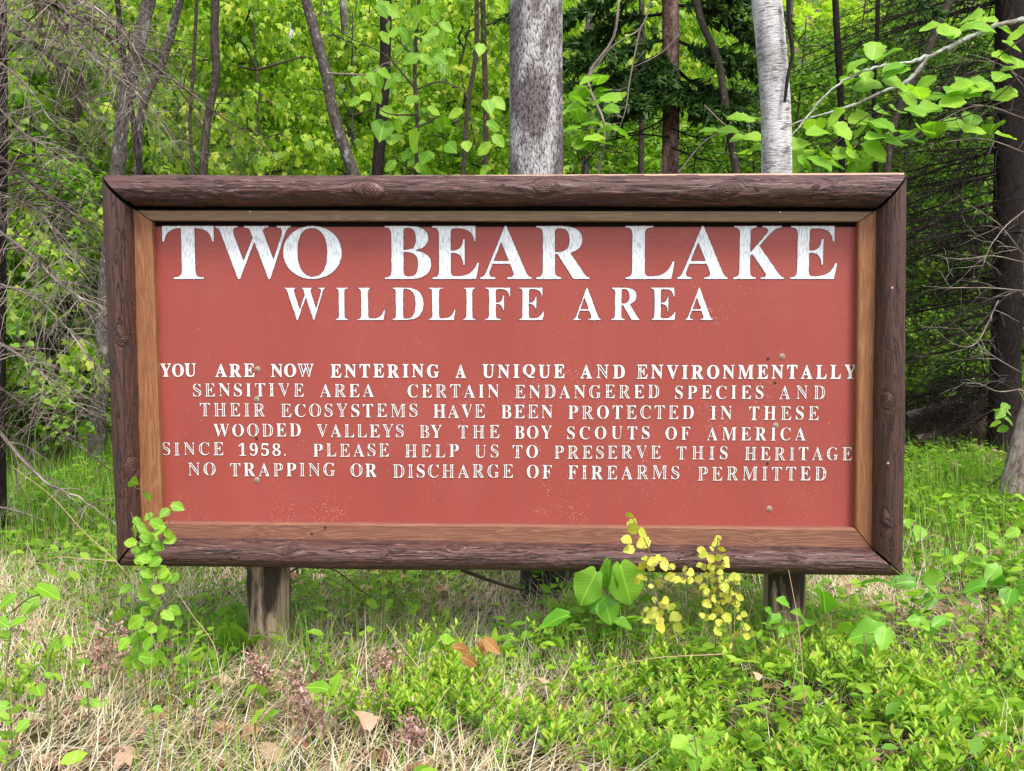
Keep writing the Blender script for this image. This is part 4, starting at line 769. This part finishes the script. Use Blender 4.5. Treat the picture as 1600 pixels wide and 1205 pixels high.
fallen('fallen_branch', 'pale broken stick poking up right of the sign\'s lower right corner', 'branch', GP([(1432, 868), (1445, 845), (1462, 822), (1478, 800)], [0, .03, .06, .09]), .006, 'twig_pale', 2)
def lay(L, h): return [np.array([x, y, gz(x, y)+h_]) for (x, y), h_ in zip([((px-800)/F*Y, Y) for px, Y in L], h)]
fallen('fallen_log', 'grey-brown fallen log lying right of the frame in front of the dark spruce', 'log', lay([(1418, 9.3), (1480, 9.35), (1548, 9.2)], [.12, .10, .16]), .055, 'bark_flaky', 6)
fallen('fallen_log', 'broken slanting fallen log propped below the grey-brown one', 'log', lay([(1436, 8.8), (1475, 8.9), (1515, 9.1)], [.06, .10, .22]), .042, 'bark_flaky', 3)
fallen('fallen_branch', 'thin pale branch lying across the brown leaves under the dark spruce', 'branch', lay([(1450, 8.6), (1490, 8.7), (1545, 8.5)], [.06, .08, .05]), .018, 'twig_pale', 5)
fallen('fallen_branch', 'bent brown branch sticking up out of the pile by the dark spruce', 'branch', lay([(1425, 9.1), (1460, 9.0), (1500, 9.0), (1530, 9.1)], [.04, .2, .28, .12]), .016, 'twig_mid', 6)
fallen('fallen_branch', 'thin dark branch lying behind the bottom log, left of the thick trunk', 'branch', GP([(720, 890), (780, 912), (830, 925), (880, 928)], [.25, .18, .12, .05]), .008, 'twig_mid', 8, tl=.3)
fallen('fallen_branch', 'bent twig arching out behind the left post', 'branch', GP([(440, 905), (470, 885), (520, 890), (560, 920), (600, 945)], [.15, .2, .18, .1, .02]), .005, 'twig_mid', 5)
# ------------------------------------------------------------------ ground cover
def inell(x, y, e): return sum((((x-cx)/a)**2+((y-cy)/b)**2 < 1) for cx, cy, a, b in e) > 0
def patch(px, py, wpx, hpx):
    c = G(px, py); l = G(px-wpx/2, py); t = G(px, py-hpx/2); return (c[0], c[1], abs(c[0]-l[0]), abs(t[1]-c[1]))
BLUE = [patch(1300, 1150, 640, 220), patch(1520, 1110, 400, 210), patch(1130, 1210, 420, 120), patch(1420, 1210, 700, 160), patch(1700, 1130, 500, 280)]
rg = np.random.default_rng(31)
def field(n, x0, x1, y0, y1): return rg.uniform(x0, x1, n), rg.uniform(y0, y1, n)
def keep(x, y, f): m = f(x, y); return x[m], y[m]
nz = lambda x, y, s_, q=0: np.array([mnoise.noise(Vector((a*s_, b*s_, q))) for a, b in zip(x, y)])
# straw: matted blades near the viewer
mb = MB(); x, y = field(62000, -2.6, 2.6, 1.5, 5.2); v = nz(x, y, 1.6, 2); nb_ = inell(x, y, BLUE); m = (rg.uniform(0, 1, len(x)) < np.where(nb_, .35, 1)*np.clip(1.15+v*1.2-(y-3.4)*.45, .12, 1)); x, y = x[m], y[m]; n = len(x)
flow = .4+1.6*nz(x, y, .9, 8); blades(mb, on(np.stack([x, y], -1))+[0, 0, 1]*rg.uniform(0, .035, (n, 1)), rg.uniform(.05, .12, n)+.20*rg.uniform(0, 1, n)**3, rg.uniform(.0013, .0034, n), np.clip(rg.normal(1.2, .32, n), .1, 1.75), flow*3.1+rg.normal(0, 1.2, n), rg.normal(.25, .55, n), np.clip(rg.normal(.5, .27, n), 0, 1)); mb.obj('dry_grass', M['dry'], kind='stuff')
# fallen leaves
mb = MB(); x, y = field(3800, -3.2, 3.2, 1.6, 10); x2, y2 = field(2600, 2.6, 6.5, 7.6, 11.5); x = np.concatenate([x, x2]); y = np.concatenate([y, y2]); n = len(x); pos = on(np.stack([x, y], -1))+[0, 0, .02]+[0, 0, 1]*rg.uniform(0, .03, (n, 1)); cloud(mb, MAPLE, pos, frames(n, rand_dirs(n, -.2, .3), norm(rg.normal(0, .4, (n, 3))+[0, 0, 1])), rg.uniform(.03, .075, n), rg.uniform(0, 1, n)); mb.obj('fallen_leaves', M['litter'], kind='stuff')
# green grass
mb = MB(); x, y = field(30000, -3.4, 3.8, 3.2, 9.5); m = rg.uniform(0, 1, len(x)) < np.clip(.75+nz(x, y, 1.1, 5)*1.1+(y-4.2)*.3, .1, 1)*np.where((y > 7.6) & (x > 2.6), .08, 1); x, y = x[m], y[m]; n = len(x)
tall = np.where(y < 4.6, 1.0, 1.15); blades(mb, on(np.stack([x, y], -1)), rg.uniform(.10, .30, n)*tall, rg.uniform(.0022, .0048, n)*(1+np.maximum(0, y-4)*.12), np.abs(rg.normal(.12, .18, n)), rg.uniform(0, 6.28, n), rg.uniform(.1, 1.3, n), np.clip(rg.normal(.42, .25, n), 0, 1))
x, y = field(15000, -2.6, 2.6, 1.6, 3.8); m = rg.uniform(0, 1, len(x)) < np.clip(.34+nz(x, y, 1.9, 7)*.9, .04, 1); x, y = x[m], y[m]; n = len(x)
blades(mb, on(np.stack([x, y], -1)), rg.uniform(.06, .22, n), rg.uniform(.0018, .004, n), np.abs(rg.normal(.25, .25, n)), rg.uniform(0, 6.28, n), rg.uniform(.1, 1.3, n), np.clip(rg.normal(.5, .25, n), 0, 1))
x, y = field(20000, -8, 8, 5.5, 15); m = ~((y > 7.6) & (x > 2.6) & (y < 11.5) & (rg.uniform(0, 1, len(x)) < .9)); x, y = x[m], y[m]; n = len(x); blades(mb, on(np.stack([x, y], -1)), rg.uniform(.12, .32, n), rg.uniform(.005, .009, n), np.abs(rg.normal(.15, .18, n)), rg.uniform(0, 6.28, n), rg.uniform(.1, 1.2, n), np.clip(rg.normal(.4, .25, n), 0, 1))
mb.obj('green_grass', M['grass'], kind='stuff')
# tall thin grass under the yellow saplings and along the right post
mb = MB()
for px, py, n, hh, f in ((1080, 1010, 320, .30, .7), (1190, 1000, 260, .34, .6), (1235, 1012, 260, .36, .35), (1250, 1000, 120, .30, .3), (960, 1010, 220, .22, .7), (350, 980, 110, .32, .1), (520, 960, 160, .24, .3), (640, 950, 160, .2, .3), (1300, 980, 160, .26, .3), (1480, 900, 200, .25, .15), (230, 930, 160, .26, .3), (60, 960, 160, .22, .5)):
    c = G(px, py); x = c[0]+rg.normal(0, .16, n); y = c[1]+rg.normal(0, .10, n); blades(mb, on(np.stack([x, y], -1)), rg.uniform(.4, 1, n)*hh, rg.uniform(.0014, .0030, n), np.abs(rg.normal(.12, .2, n)), rg.uniform(0, 6.28, n), rg.uniform(.2, 1.6, n), np.where(rg.uniform(0, 1, n) < f, 1.0, rg.uniform(.2, .7, n)), 4)
mb.obj('tall_grass', M['grass'], kind='stuff')
# weeds: small broad leaves mixed in the grass
mb = MB(); x, y = field(8200, -3.2, 3.8, 1.8, 8.5); n0 = len(x); m = rg.uniform(0, 1, n0) < np.clip(.35+nz(x, y, 1.3, 12)*1.5+.25*(x > 1), .03, 1)*np.where((x < .55) & (y < 3.35), .28, 1); x, y = x[m], y[m]; n0 = len(x); m = ~((np.abs(x+.85) < .16) & (y > 3.1) & (y < 3.6)); x, y = x[m], y[m]; n0 = len(x); ce = on(np.stack([x, y], -1)); k = 6; n = n0*k; c = np.repeat(ce, k, 0); hh = rg.uniform(.02, .16, n); d = rand_dirs(n, -.1, .5)
cloud(mb, OVAL, c+d*[.03, .03, 0]+np.stack([0*hh, 0*hh, hh], -1), frames(n, d, norm(rg.normal(0, .35, (n, 3))+[0, 0, 1])), np.stack([s_ := rg.uniform(.02, .05, n)*1.6, s_*.9, s_*.9], -1), rg.uniform(0, 1, n)); mb.obj('undergrowth', M['leaf_under'], kind='stuff')
# low blueberry sprigs
def sprigs(mb, sb, base, hgt, nl=15, ls=.023, seed=0, spread=.35):
    rg = np.random.default_rng(seed); n = len(base); D = norm(np.stack([rg.normal(0, spread, n), rg.normal(0, spread, n), np.ones(n)], -1)); bend = rg.normal(0, .12, (n, 2)); u = np.linspace(0, 1, 5)
    Pp = base[:, None]+D[:, None]*hgt[:, None, None]*u[None, :, None]; Pp[..., :2] += bend[:, None]*(hgt[:, None]*u**2)[..., None]; tubes(sb, Pp, np.full((n, 5), .0012)*np.linspace(1.2, .6, 5), 3)
    pi = np.repeat(np.arange(n), nl); t = np.tile(np.linspace(.35, 1.0, nl), n); m = len(pi); pos = base[pi]+D[pi]*(hgt[pi]*t)[:, None]; pos[:, :2] += bend[pi]*(hgt[pi]*t**2)[:, None]
    az = np.tile(np.arange(nl)*2.4, n)+rg.uniform(0, 6.28, n)[pi]; out = np.stack([np.cos(az), np.sin(az), .35+.9*t**3+rg.normal(0, .2, m)], -1); ax = norm(out+D[pi]*.3)
    cloud(mb, OVAL, pos+ax*.003, frames(m, ax, norm(D[pi]*1.2-out*[.3, .3, 0]+rg.normal(0, .2, (m, 3)))), np.stack([w_ := ls*rg.uniform(.7, 1.25, m)*(1.1-.35*t), w_, w_], -1)*[[.88, 1, 1]], np.clip(rg.normal(.28, .14, m)+.36*t**2+.25*(rg.uniform(0, 1, m) < .04), 0, 1))
mb = MB(); sb = MB(); x, y = field(5200, -.6, 3.0, 1.55, 3.5); m = inell(x, y, BLUE) & (nz(x, y, 3.2, 4) > -.20) & (y < 3.35); x, y = x[m], y[m]; n = len(x); v = nz(x, y, 2.3, 9); sprigs(mb, sb, on(np.stack([x, y], -1)), np.clip(.13+.12*v+rg.normal(0, .03, n), .05, .28), 17, .033, 3)
mb.obj('blueberry_ground_cover', M['leaf_blue'], kind='stuff'); sb.obj('blueberry_stems', M['stem'], kind='stuff')
for px, py, w_, n, lab in ((705, 1095, 75, 60, 'isolated blueberry clump in the dry grass left of centre'), (640, 1150, 60, 40, 'small blueberry clump below and left of the isolated one'), (735, 1160, 70, 46, 'blueberry clump in the lower middle, below the isolated one'), (690, 1040, 30, 12, 'tiny blueberry tuft under the orange-leaved seedling'),
                          (560, 1135, 60, 10, 'sparse blueberry tuft beside the pale dead leaf'), (880, 1180, 80, 34, 'blueberry clump at the bottom edge with reddish tips'), (960, 1100, 60, 26, 'blueberry clump left of the large mass, by the pale straw'), (900, 1010, 50, 22, 'low leafy tuft below the seedling with the large ribbed leaves'), (20, 1100, 60, 24, 'blueberry clump at the lower left edge')):
    c = G(px, py); r = thing('blueberry_shrub', lab, 'shrub', (c[0], c[1], gz(c[0], c[1]))); mb = MB(); sb = MB(); s_ = w_/F*c[1]*1.1; b = np.stack([rg.normal(0, s_*.55, n), rg.normal(0, s_*.5, n), np.zeros(n)], -1); sprigs(mb, sb, b, rg.uniform(.08, .19, n), 16, .033, px); sb.obj('stem', M['stem'], r, kind='stuff'); mb.obj('leaves', M['leaf_blue'], r, kind='stuff')
# ------------------------------------------------------------------ seedlings and plants with separate leaves
def seedling(name, label, cat, stems, Y, leaves, kind, sz=1.0, tilt=.4, seed=0, face=.5, r=.003, down=.2, depth=.05, mat='stem', foot=None):
    y0 = Y; b = P(*stems[0][-1], Y) if foot is None else G(*foot); g = gz(b[0], b[1]); root = thing(name, label, cat, (b[0], b[1], g)); o = np.array(root.location)
    mb = MB(); ps = []
    for st in stems:
        W_ = PX(st, Y); 
        if st is stems[0]: W_ = np.concatenate([W_, [[W_[-1][0], W_[-1][1], g-.03]]]) if W_[-1][2] > g else W_
        C = smoothpath(W_, 24); ps.append(C); tubes(mb, C-o, np.linspace(r*.5, r, 24), 5)
    cs = []; leaf_parts(root, o, leaves, Y, LV[kind], depth, sz, tilt, seed, face, down, cs); twig_to(mb, np.concatenate(ps)-o, [c-o for c in cs], r*.35); mb.obj('stem', M[mat], root); return root
def sc(L, k, ox, oy, m=1.0): return [(ox+x/k, oy+y/k, s_/k*m) for x, y, s_ in L]
seedling('birch_sapling', 'green-leaved sapling growing up over the sign\'s lower left corner', 'sapling', [[(222, 765), (232, 800), (238, 850), (246, 900), (250, 960), (248, 1040)], [(276, 785), (262, 820), (246, 860)], [(205, 800), (215, 830), (238, 860)]], 3.30,
    sc([(540,35,45),(600,95,40),(720,135,42),(665,160,38),(640,205,50),(600,175,30),(685,245,38),(555,195,32),(545,245,50),(570,220,42),(525,280,42),(600,260,48),(590,300,52),(625,290,48),(570,325,44),(545,310,34),(655,300,38),(590,345,44),(632,385,38),(615,330,40),(580,280,44),(560,350,40),(610,360,36),(665,420,45),(705,425,35),(650,460,40),(640,515,32)] + [(float(x_), float(y_), 40) for x_, y_ in zip(np.random.default_rng(2).normal(610, 42, 26), np.random.default_rng(3).uniform(230, 640, 26))], 2.59, 0, 740, 1.0), 'bright', seed=5, face=1.6, sz=1.15)
seedling('birch_sapling', 'bushy green sapling under the sign\'s lower left corner, low to the ground', 'sapling', [[(205, 935), (215, 990), (225, 1050), (228, 1075)], [(262, 965), (268, 1010), (272, 1075)], [(180, 960), (175, 1010), (165, 1070)]], 3.05,
    sc([(527,500,48),(480,540,50),(480,575,45),(710,555,38),(680,575,40),(545,605,50),(450,650,42),(560,670,58),(650,650,60),(600,690,42),(500,690,42),(650,740,45),(600,745,46),(525,765,46),(567,770,46),(530,810,40),(520,700,44),(560,720,44),(580,660,40),(540,740,40),(600,620,34),(620,770,36)], 2.59, 0, 740, 1.15), 'bright', seed=6, face=1.4, sz=1.15)
seedling('green_seedling', 'large-leaved seedling at the left edge, below the fallen arching branch', 'plant', [[(-10, 930), (20, 950), (15, 1000), (10, 1050)], [(80, 925), (45, 935), (20, 955)]], 2.9, sc([(30,515,62),(120,535,75),(10,605,60),(15,655,62),(70,600,50),(200,480,90),(145,485,60),(210,398,60),(20,560,50)], 2.59, 0, 740), 'bright', seed=7, tilt=.5)
seedling('green_seedling', 'seedling with paired drooping leaves among pink dried stalks', 'plant', [[(100, 990), (85, 1010), (75, 1060)], [(62, 990), (75, 1020)]], 2.85, sc([(168,660,52),(210,700,62),(275,680,45),(235,690,45),(100,650,40)], 2.59, 0, 740), 'bright', seed=8, down=.6)
seedling('green_seedling', 'small four-leaved seedling left of the bushy sapling', 'plant', [[(132, 1020), (135, 1060), (138, 1100)]], 2.8, sc([(340,760,58),(325,765,40),(355,930,50),(388,930,45),(430,925,42),(325,850,28),(355,855,32)], 2.59, 0, 740), 'bright', seed=9)
seedling('green_seedling', 'little seedling with round leaves beside straw at left', 'plant', [[(85, 1055), (88, 1080), (90, 1110)]], 2.75, sc([(200,820,38),(235,825,42),(275,835,38),(155,875,78),(95,945,50),(130,950,40)], 2.59, 0, 740), 'bright', seed=10)
seedling('green_seedling', 'yellowish seedling cluster in the lower left corner', 'plant', [[(15, 1100), (18, 1140), (20, 1190)], [(35, 1120), (25, 1160)]], 2.55, sc([(20,940,48),(15,985,48),(60,960,42),(45,1060,52),(90,1020,52),(45,1095,42),(10,1120,52),(55,1140,42),(80,1040,44),(30,1010,44),(20,1060,44),(15,1160,44)], 2.59, 0, 740), 'bright', seed=11, tilt=.6)
seedling('green_seedling', 'low three-leaved seedling in front of the bushy sapling', 'plant', [[(235, 1100), (238, 1115), (240, 1135)]], 2.7, sc([(595,930,48),(640,955,38),(600,965,30),(580,940,30)], 2.59, 0, 740), 'bright', seed=12)
seedling('green_seedling', 'small plant with round leaves left of the left post\'s foot', 'plant', [[(305, 1040), (305, 1080)]], 2.85, sc([(770,925,42),(800,905,34),(795,945,34),(800,745,64),(760,860,50),(770,870,44)], 2.59, 0, 740), 'bright', seed=13)
seedling('yellow_sapling', 'taller yellow-leaved sapling in front of the bottom log', 'sapling', [[(985, 805), (1000, 830), (1010, 850), (1017, 870), (1012, 900), (1022, 920), (1030, 950), (1040, 990), (1045, 1030)], [(1017, 868), (1035, 880), (1050, 890)]], 3.22,
    sc([(390,118,50),(410,178,65),(405,215,70),(485,245,70),(370,295,60),(485,318,75),(382,365,60),(498,430,40),(550,455,60),(487,485,70),(545,500,40),(592,425,40),(637,457,55),(640,490,50),(690,492,40),(590,610,55),(680,565,55),(488,658,45),(440,595,45),(460,565,40),(497,573,30),(545,630,30),(568,730,35),(645,735,50),(640,765,60),(690,785,50),(563,830,80),(615,830,50),(715,855,70),(505,800,30),(480,832,35),(510,882,35),(610,885,50),(618,928,75),(740,930,60),(740,965,50),(695,1000,35),(540,880,40)], 4.633, 900, 780, 1.12), 'yellow', seed=14, face=2.2, tilt=.5, sz=1.12)
seedling('yellow_sapling', 'bushier yellow-leaved sapling with many small leaves in front of the bottom log', 'sapling', [[(1122, 840), (1118, 870), (1120, 900), (1125, 940), (1135, 970), (1145, 1010), (1140, 1040)], [(1070, 900), (1095, 915), (1120, 940)], [(1155, 930), (1135, 950), (1130, 970)], [(1165, 985), (1145, 1000), (1142, 1015)]], 3.15,
    sc([(1025,285,40),(1008,325,45),(983,360,35),(1055,365,55),(912,370,50),(915,400,60),(980,433,55),(1028,425,50),(1070,420,40),(1090,437,40),(1090,475,45),(965,487,45),(1015,485,35),(988,525,45),(1040,530,40),(985,555,40),(1140,565,60),(940,550,40),(885,578,50),(985,605,55),(1030,590,40),(1070,612,45),(1080,645,60),(905,655,50),(930,630,35),(943,668,45),(988,668,40),(1080,695,45),(1050,740,50),(1000,730,45),(1100,730,45),(1120,690,45),(1175,690,35),(1190,715,45),(1165,600,40),(950,760,60),(1035,805,55),(1095,860,65),(1035,895,50),(950,862,40),(1180,860,35),(1030,955,75),(1085,1060,70),(1160,985,60),(1215,965,45),(1235,930,50),(1240,995,45),(1275,975,40),(1170,800,35),(1140,745,35),(960,700,35),(1045,695,35),(785,507,40),(825,535,45),(825,590,45),(778,590,45),(730,585,45),(835,515,30)] + [(x_, y_, z_) for x_, y_, z_ in zip(np.random.default_rng(4).normal(1050, 75, 34), np.random.default_rng(5).uniform(470, 900, 60), np.random.default_rng(6).uniform(28, 46, 60))], 4.633, 900, 780, 1.12), 'yellow', seed=15, face=2.2, tilt=.5, sz=1.02)
r_ = seedling('basswood_seedling', 'seedling with very large ribbed green leaves under the bottom log', 'plant', [[(950, 885), (948, 930), (946, 985)]], 3.42, [], 'broad', r=.005)
o = np.array(r_.location)
for px, py, L, ax, nn, wsc in ((917, 920, 72, (-.55, 0, -1), (-.4, -1, .5), 1.15), (949, 901, 58, (-.15, -.1, -1), (-1.2, -1, .2), .8), (968, 903, 52, (.35, -.1, -1), (.9, -.8, .2), .75), (980, 915, 82, (.35, 0, -1), (.2, -1, .45), 1.2), (950, 955, 50, (.25, -.3, -.8), (0, -1, .6), 1.2), (933, 945, 40, (-.6, 0, -.5), (0, -1, .8), 1), (866, 968, 56, (-1, -.1, -.25), (0, -.3, 1), 1.1), (975, 975, 36, (1, -.1, -.3), (0, -.5, 1), 1)):
    Rm = frames(1, np.array([ax], float), np.array([nn], float))[0]; y = 3.36; L = L/F*y*.86; c = P(px, py, y)-Rm[:, 1]*L*.5
    lf = link('leaf', random.choice(LV['broad']), r_); lf.matrix_local = Matrix.Translation(Vector(c-o)) @ Matrix([[Rm[i][0]*L*wsc, Rm[i][1]*L, Rm[i][2]*L, 0] for i in range(3)]+[[0, 0, 0, 1]])
for nm, lab, st, Y, L, kd, sd_ in (
    ('broadleaf_plant', 'plant with one big upright pointed leaf beside the right post', [(1288, 960), (1290, 1010)], 3.25, [(285,510,118),(210,595,75),(365,625,80)], 'broad', 21),
    ('broadleaf_plant', 'small plant with pale round leaves in front of the right post', [(1224, 950), (1228, 1000)], 3.3, [(115,520,62),(75,590,56),(150,600,60),(110,640,52),(60,560,44),(165,560,46)], 'broad', 22),
    ('broadleaf_plant', 'spreading plant with wide leaves above the blueberry mass, left of the frame\'s lower right corner', [(1350, 990), (1350, 1030)], 3.1, [(450,645,120),(520,665,84),(435,715,84)], 'broad', 23),
    ('broadleaf_plant', 'broad-leaved plant directly under the frame\'s lower right corner', [(1400, 905), (1400, 960)], 3.9, [(485,435,90),(595,440,84),(710,420,78),(715,460,60),(705,515,62)], 'broad', 24),
    ('broadleaf_plant', 'broad-leaved plant at mid right among the grass', [(1545, 905), (1545, 960)], 3.7, [(885,460,78),(970,430,84),(960,400,72),(1025,500,84),(1080,460,70)], 'broad', 25),
    ('broadleaf_plant', 'dark-leaved plant right beside the frame\'s right upright near its foot', [(1438, 835), (1440, 880)], 4.8, [(665,240,66),(650,320,44),(775,320,44),(620,200,40)], 'broad', 26),
    ('broadleaf_plant', 'plant with three bright leaves near the flaky trunk', [(1500, 790), (1500, 830)], 5.2, [(740,100,60),(835,130,55),(775,90,40),(930,115,44),(800,150,40)], 'bright', 27),
    ('broadleaf_plant', 'bright leafy plant right of the frame\'s lower right corner', [(1500, 880), (1505, 930)], 4.3, [(820,350,44),(810,385,44),(905,355,64),(870,385,44),(780,350,40),(920,305,50),(840,330,44)], 'bright', 28),
    ('broadleaf_plant', 'leafy plant at the right edge in front of the flaky trunk', [(1580, 850), (1582, 900)], 4.6, [(990,290,50),(1040,240,50),(965,255,40),(1080,140,46),(1080,100,44),(1070,200,44),(1030,170,36)], 'bright', 29),
    ('broadleaf_plant', 'low plant with pale wide leaves below the broad-leaved plants at right', [(1440, 975), (1442, 1010)], 3.3, [(665,605,84),(740,600,56),(640,590,44),(700,640,50)], 'broad', 30),
    ('spruce_foot_seedling', 'bright seedling standing in front of the dark spruce trunk at right', [(1567, 640), (1568, 700)], 7.6, [(990,-240,44),(1010,-270,40),(1030,-210,40),(970,-200,36),(1000,-180,36),(1020,-250,36),(980,-260,36)], 'bright', 31)):
    seedling(nm, lab, 'plant', [st], Y, sc(L, 2.59, 1180, 740, 1.05), kd, seed=sd_, tilt=.35, face=.8, depth=.06)
seedling('broadleaf_plant', 'pair of small leaves on a thin stem beneath the bottom log, near the middle', 'plant', [[(596, 942), (600, 985)]], 3.6, [(583, 944, 21), (606, 947, 21), (646, 953, 20), (600, 925, 14), (640, 945, 16)], 'bright', seed=33)
seedling('oak_seedling', 'seedling with drooping orange-brown young leaves among the blueberries', 'plant', [[(742, 1003), (742, 1060)]], 2.95, [(724, 1013, 30), (752, 1008, 20), (768, 1009, 30), (736, 1034, 28), (757, 1018, 20)], 'orange', seed=34, down=.35, face=1.2)
seedling('maple_seedling', 'seedling with pale yellow-green lobed leaves behind the isolated blueberry clump', 'plant', [[(690, 1000), (690, 1050)]], 3.0, [(676, 1003, 24), (697, 997, 24), (706, 1006, 20), (688, 1010, 18)], 'bright', seed=35)
seedling('maple_seedling', 'flat yellow-green leaf pair in the straw left of centre', 'plant', [[(505, 1075), (505, 1110)]], 2.8, [(495, 1074, 32), (524, 1070, 30), (510, 1082, 24)], 'bright', seed=36, face=.6)
seedling('green_seedling', 'tiny seedling in the straw below the left post', 'plant', [[(398, 1080), (398, 1105)]], 2.8, [(390, 1080, 24), (408, 1078, 22), (420, 1120, 28), (400, 1122, 26)], 'bright', seed=37)
seedling('green_seedling', 'bright seedling with spear leaves at the bottom edge, right of centre', 'plant', [[(1085, 1150), (1090, 1190)]], 2.5, [(1067, 1162, 30), (1085, 1168, 34), (1108, 1155, 24), (1085, 1193, 24), (1060, 1160, 26), (1105, 1190, 20)], 'bright', seed=38)
# two pale curled dead leaves lying on the straw
for px, py, s_, lab in ((572, 1140, 55, 'pale curled dead leaf lying on the straw near the bottom'), (1183, 1062, 24, 'small whitish dead leaf caught on the blueberry mass'), (850, 1075, 34, 'pale dead leaf standing in straw left of the blueberry mass')):
    p = G(px, py, .07 if px < 1100 else .2); r = thing('dead_leaf', lab, 'leaf', p); T_ = nearleaf(wd=.4, curl=.5, fold=.3, serr=.05, n=12, seed=3); mb = MB(); mb.add(T_[0], T_[1], None, .95); l = mb.obj('blade', M['litter'], r); L = s_/F*p[1]; l.scale = (L, L, L); l.rotation_euler = (R(35), R(20), R(px % 90))
# dried pink flower stalks
for i, (px, py, hpx, lab) in enumerate(((185, 1080, 110, 'dried pinkish flower stalk left of the bushy sapling'), (150, 1110, 130, 'bent dried pinkish flower stalk in the straw at far left'), (405, 1100, 90, 'dried pinkish flower head in front of the left post'), (455, 1110, 70, 'low dried pinkish stalk just right of the left post'), (600, 1090, 60, 'small dried pinkish stalk in the straw near the middle'), (485, 1160, 70, 'dried pinkish stalk at the bottom, left of the pale dead leaf'), (640, 1195, 60, 'dried pinkish stalk by the bottom edge, right of the pale dead leaf'))):
    c = G(px, py); r = thing('dried_flower_stalk', lab, 'plant', (c[0], c[1], gz(c[0], c[1]))); h = hpx/F*c[1]; st = smoothpath([(0, 0, -.02), (.02, 0, h*.6), (rg.normal(0, .03), 0, h)], 14); mb = MB(); tubes(mb, st, np.linspace(.0022, .0012, 14), 4); mb.obj('stem', M['twig_mid'], r)
    n = 240; q = st[rg.integers(7, 14, n)]+rg.normal(0, .022, (n, 3)); mb = MB(); cloud(mb, OVAL, q, frames(n, rand_dirs(n), rand_dirs(n)), np.stack([w_ := rg.uniform(.007, .015, n)*1.5, w_, w_], -1), rg.uniform(0, 1, n)); mb.obj('flower_head', M['pink'], r, kind='stuff')
# long dry stems crossing the lower left and middle
for i, (L_, Y, lab) in enumerate((([(20, 730), (80, 775), (130, 830), (178, 874), (225, 930)], 3.4, 'long dry orange stem slanting across the grass at lower left'), ([(50, 885), (80, 872), (130, 873), (180, 877)], 3.3, 'thin dry stem lying level left of the frame\'s lower left corner'), ([(272, 918), (300, 960), (335, 1010), (345, 1060)], 3.2, 'dry bent stem between the corner sapling and the left post'), ([(603, 975), (625, 1005), (655, 1045)], 3.1, 'pale dry stem leaning in the grass under the sign'), ([(1232, 890), (1245, 960), (1258, 1100)], 2.95, 'long dry grass stalk rising in front of the right post'), ([(900, 1062), (1000, 1032), (1130, 1022)], 2.95, 'long dry stalk lying across the grass under the yellow saplings'))):
    W_ = smoothpath(PX(L_, [Y, Y-.1]), 20); r = thing('dry_stem', lab, 'stem', W_[-1]); mb = MB(); tubes(mb, W_-np.array(r.location), np.linspace(.0008, .0017, 20), 4, .2); mb.obj('stalk', M['dry'], r)

# feathery plant and dock beside the left post
for px, py, Y, n, hh, lab in ((368, 1018, 3.5, 8, .22, 'feathery grey-green plant against the left side of the left post'), (335, 1040, 3.2, 6, .13, 'low feathery plant in the grass left of the left post')):
    c = G(px, py); r = thing('feathery_plant', lab, 'plant', (c[0], c[1], gz(c[0], c[1])))
    mb = MB(); T0 = np.linspace(.15, 1, 9); V_ = []
    n9 = 18; ax = np.array([[sg*.8, .55, 0] for t in T0 for sg in (1, -1)]); pos = np.array([[0, t, .08*math.sin(t*2.5)-.25*t*t] for t in T0 for sg in (1, -1)]); ll = np.array([.30*(math.sin(min(1, t*1.15)*2.6)+.15) for t in T0 for sg in (1, -1)])
    for k_ in range(3): cloud(mb, LANCE, pos+ax*ll[:, None]*k_*.22, frames(n9, ax*[1, (.2, 1.6, 3)[k_], 1], np.tile([0, 0, 1.], (n9, 1))), np.stack([ll*1.5, ll*(1, .7, .5)[k_], ll], -1), np.full(n9, .5))
    tubes(mb, np.array([[0, t, .08*math.sin(t*2.5)-.25*t*t] for t in np.linspace(0, 1, 8)]), np.full(8, .008), 3); me = mb.mesh('frond', M['leaf_under'])
    for i in range(n):
        az = i*2.4; el = random.uniform(.5, 1.3); L = hh*random.uniform(.6, 1); l = link('frond', me, r); f = Vector((math.cos(az)*math.cos(el), math.sin(az)*math.cos(el), math.sin(el))); Rm = frames(1, np.array([f]), np.array([[0, 0, 1.]]))[0]
        l.matrix_local = Matrix([[*(Rm[q]*L), 0] for q in range(3)]+[[0, 0, 0, 1]])
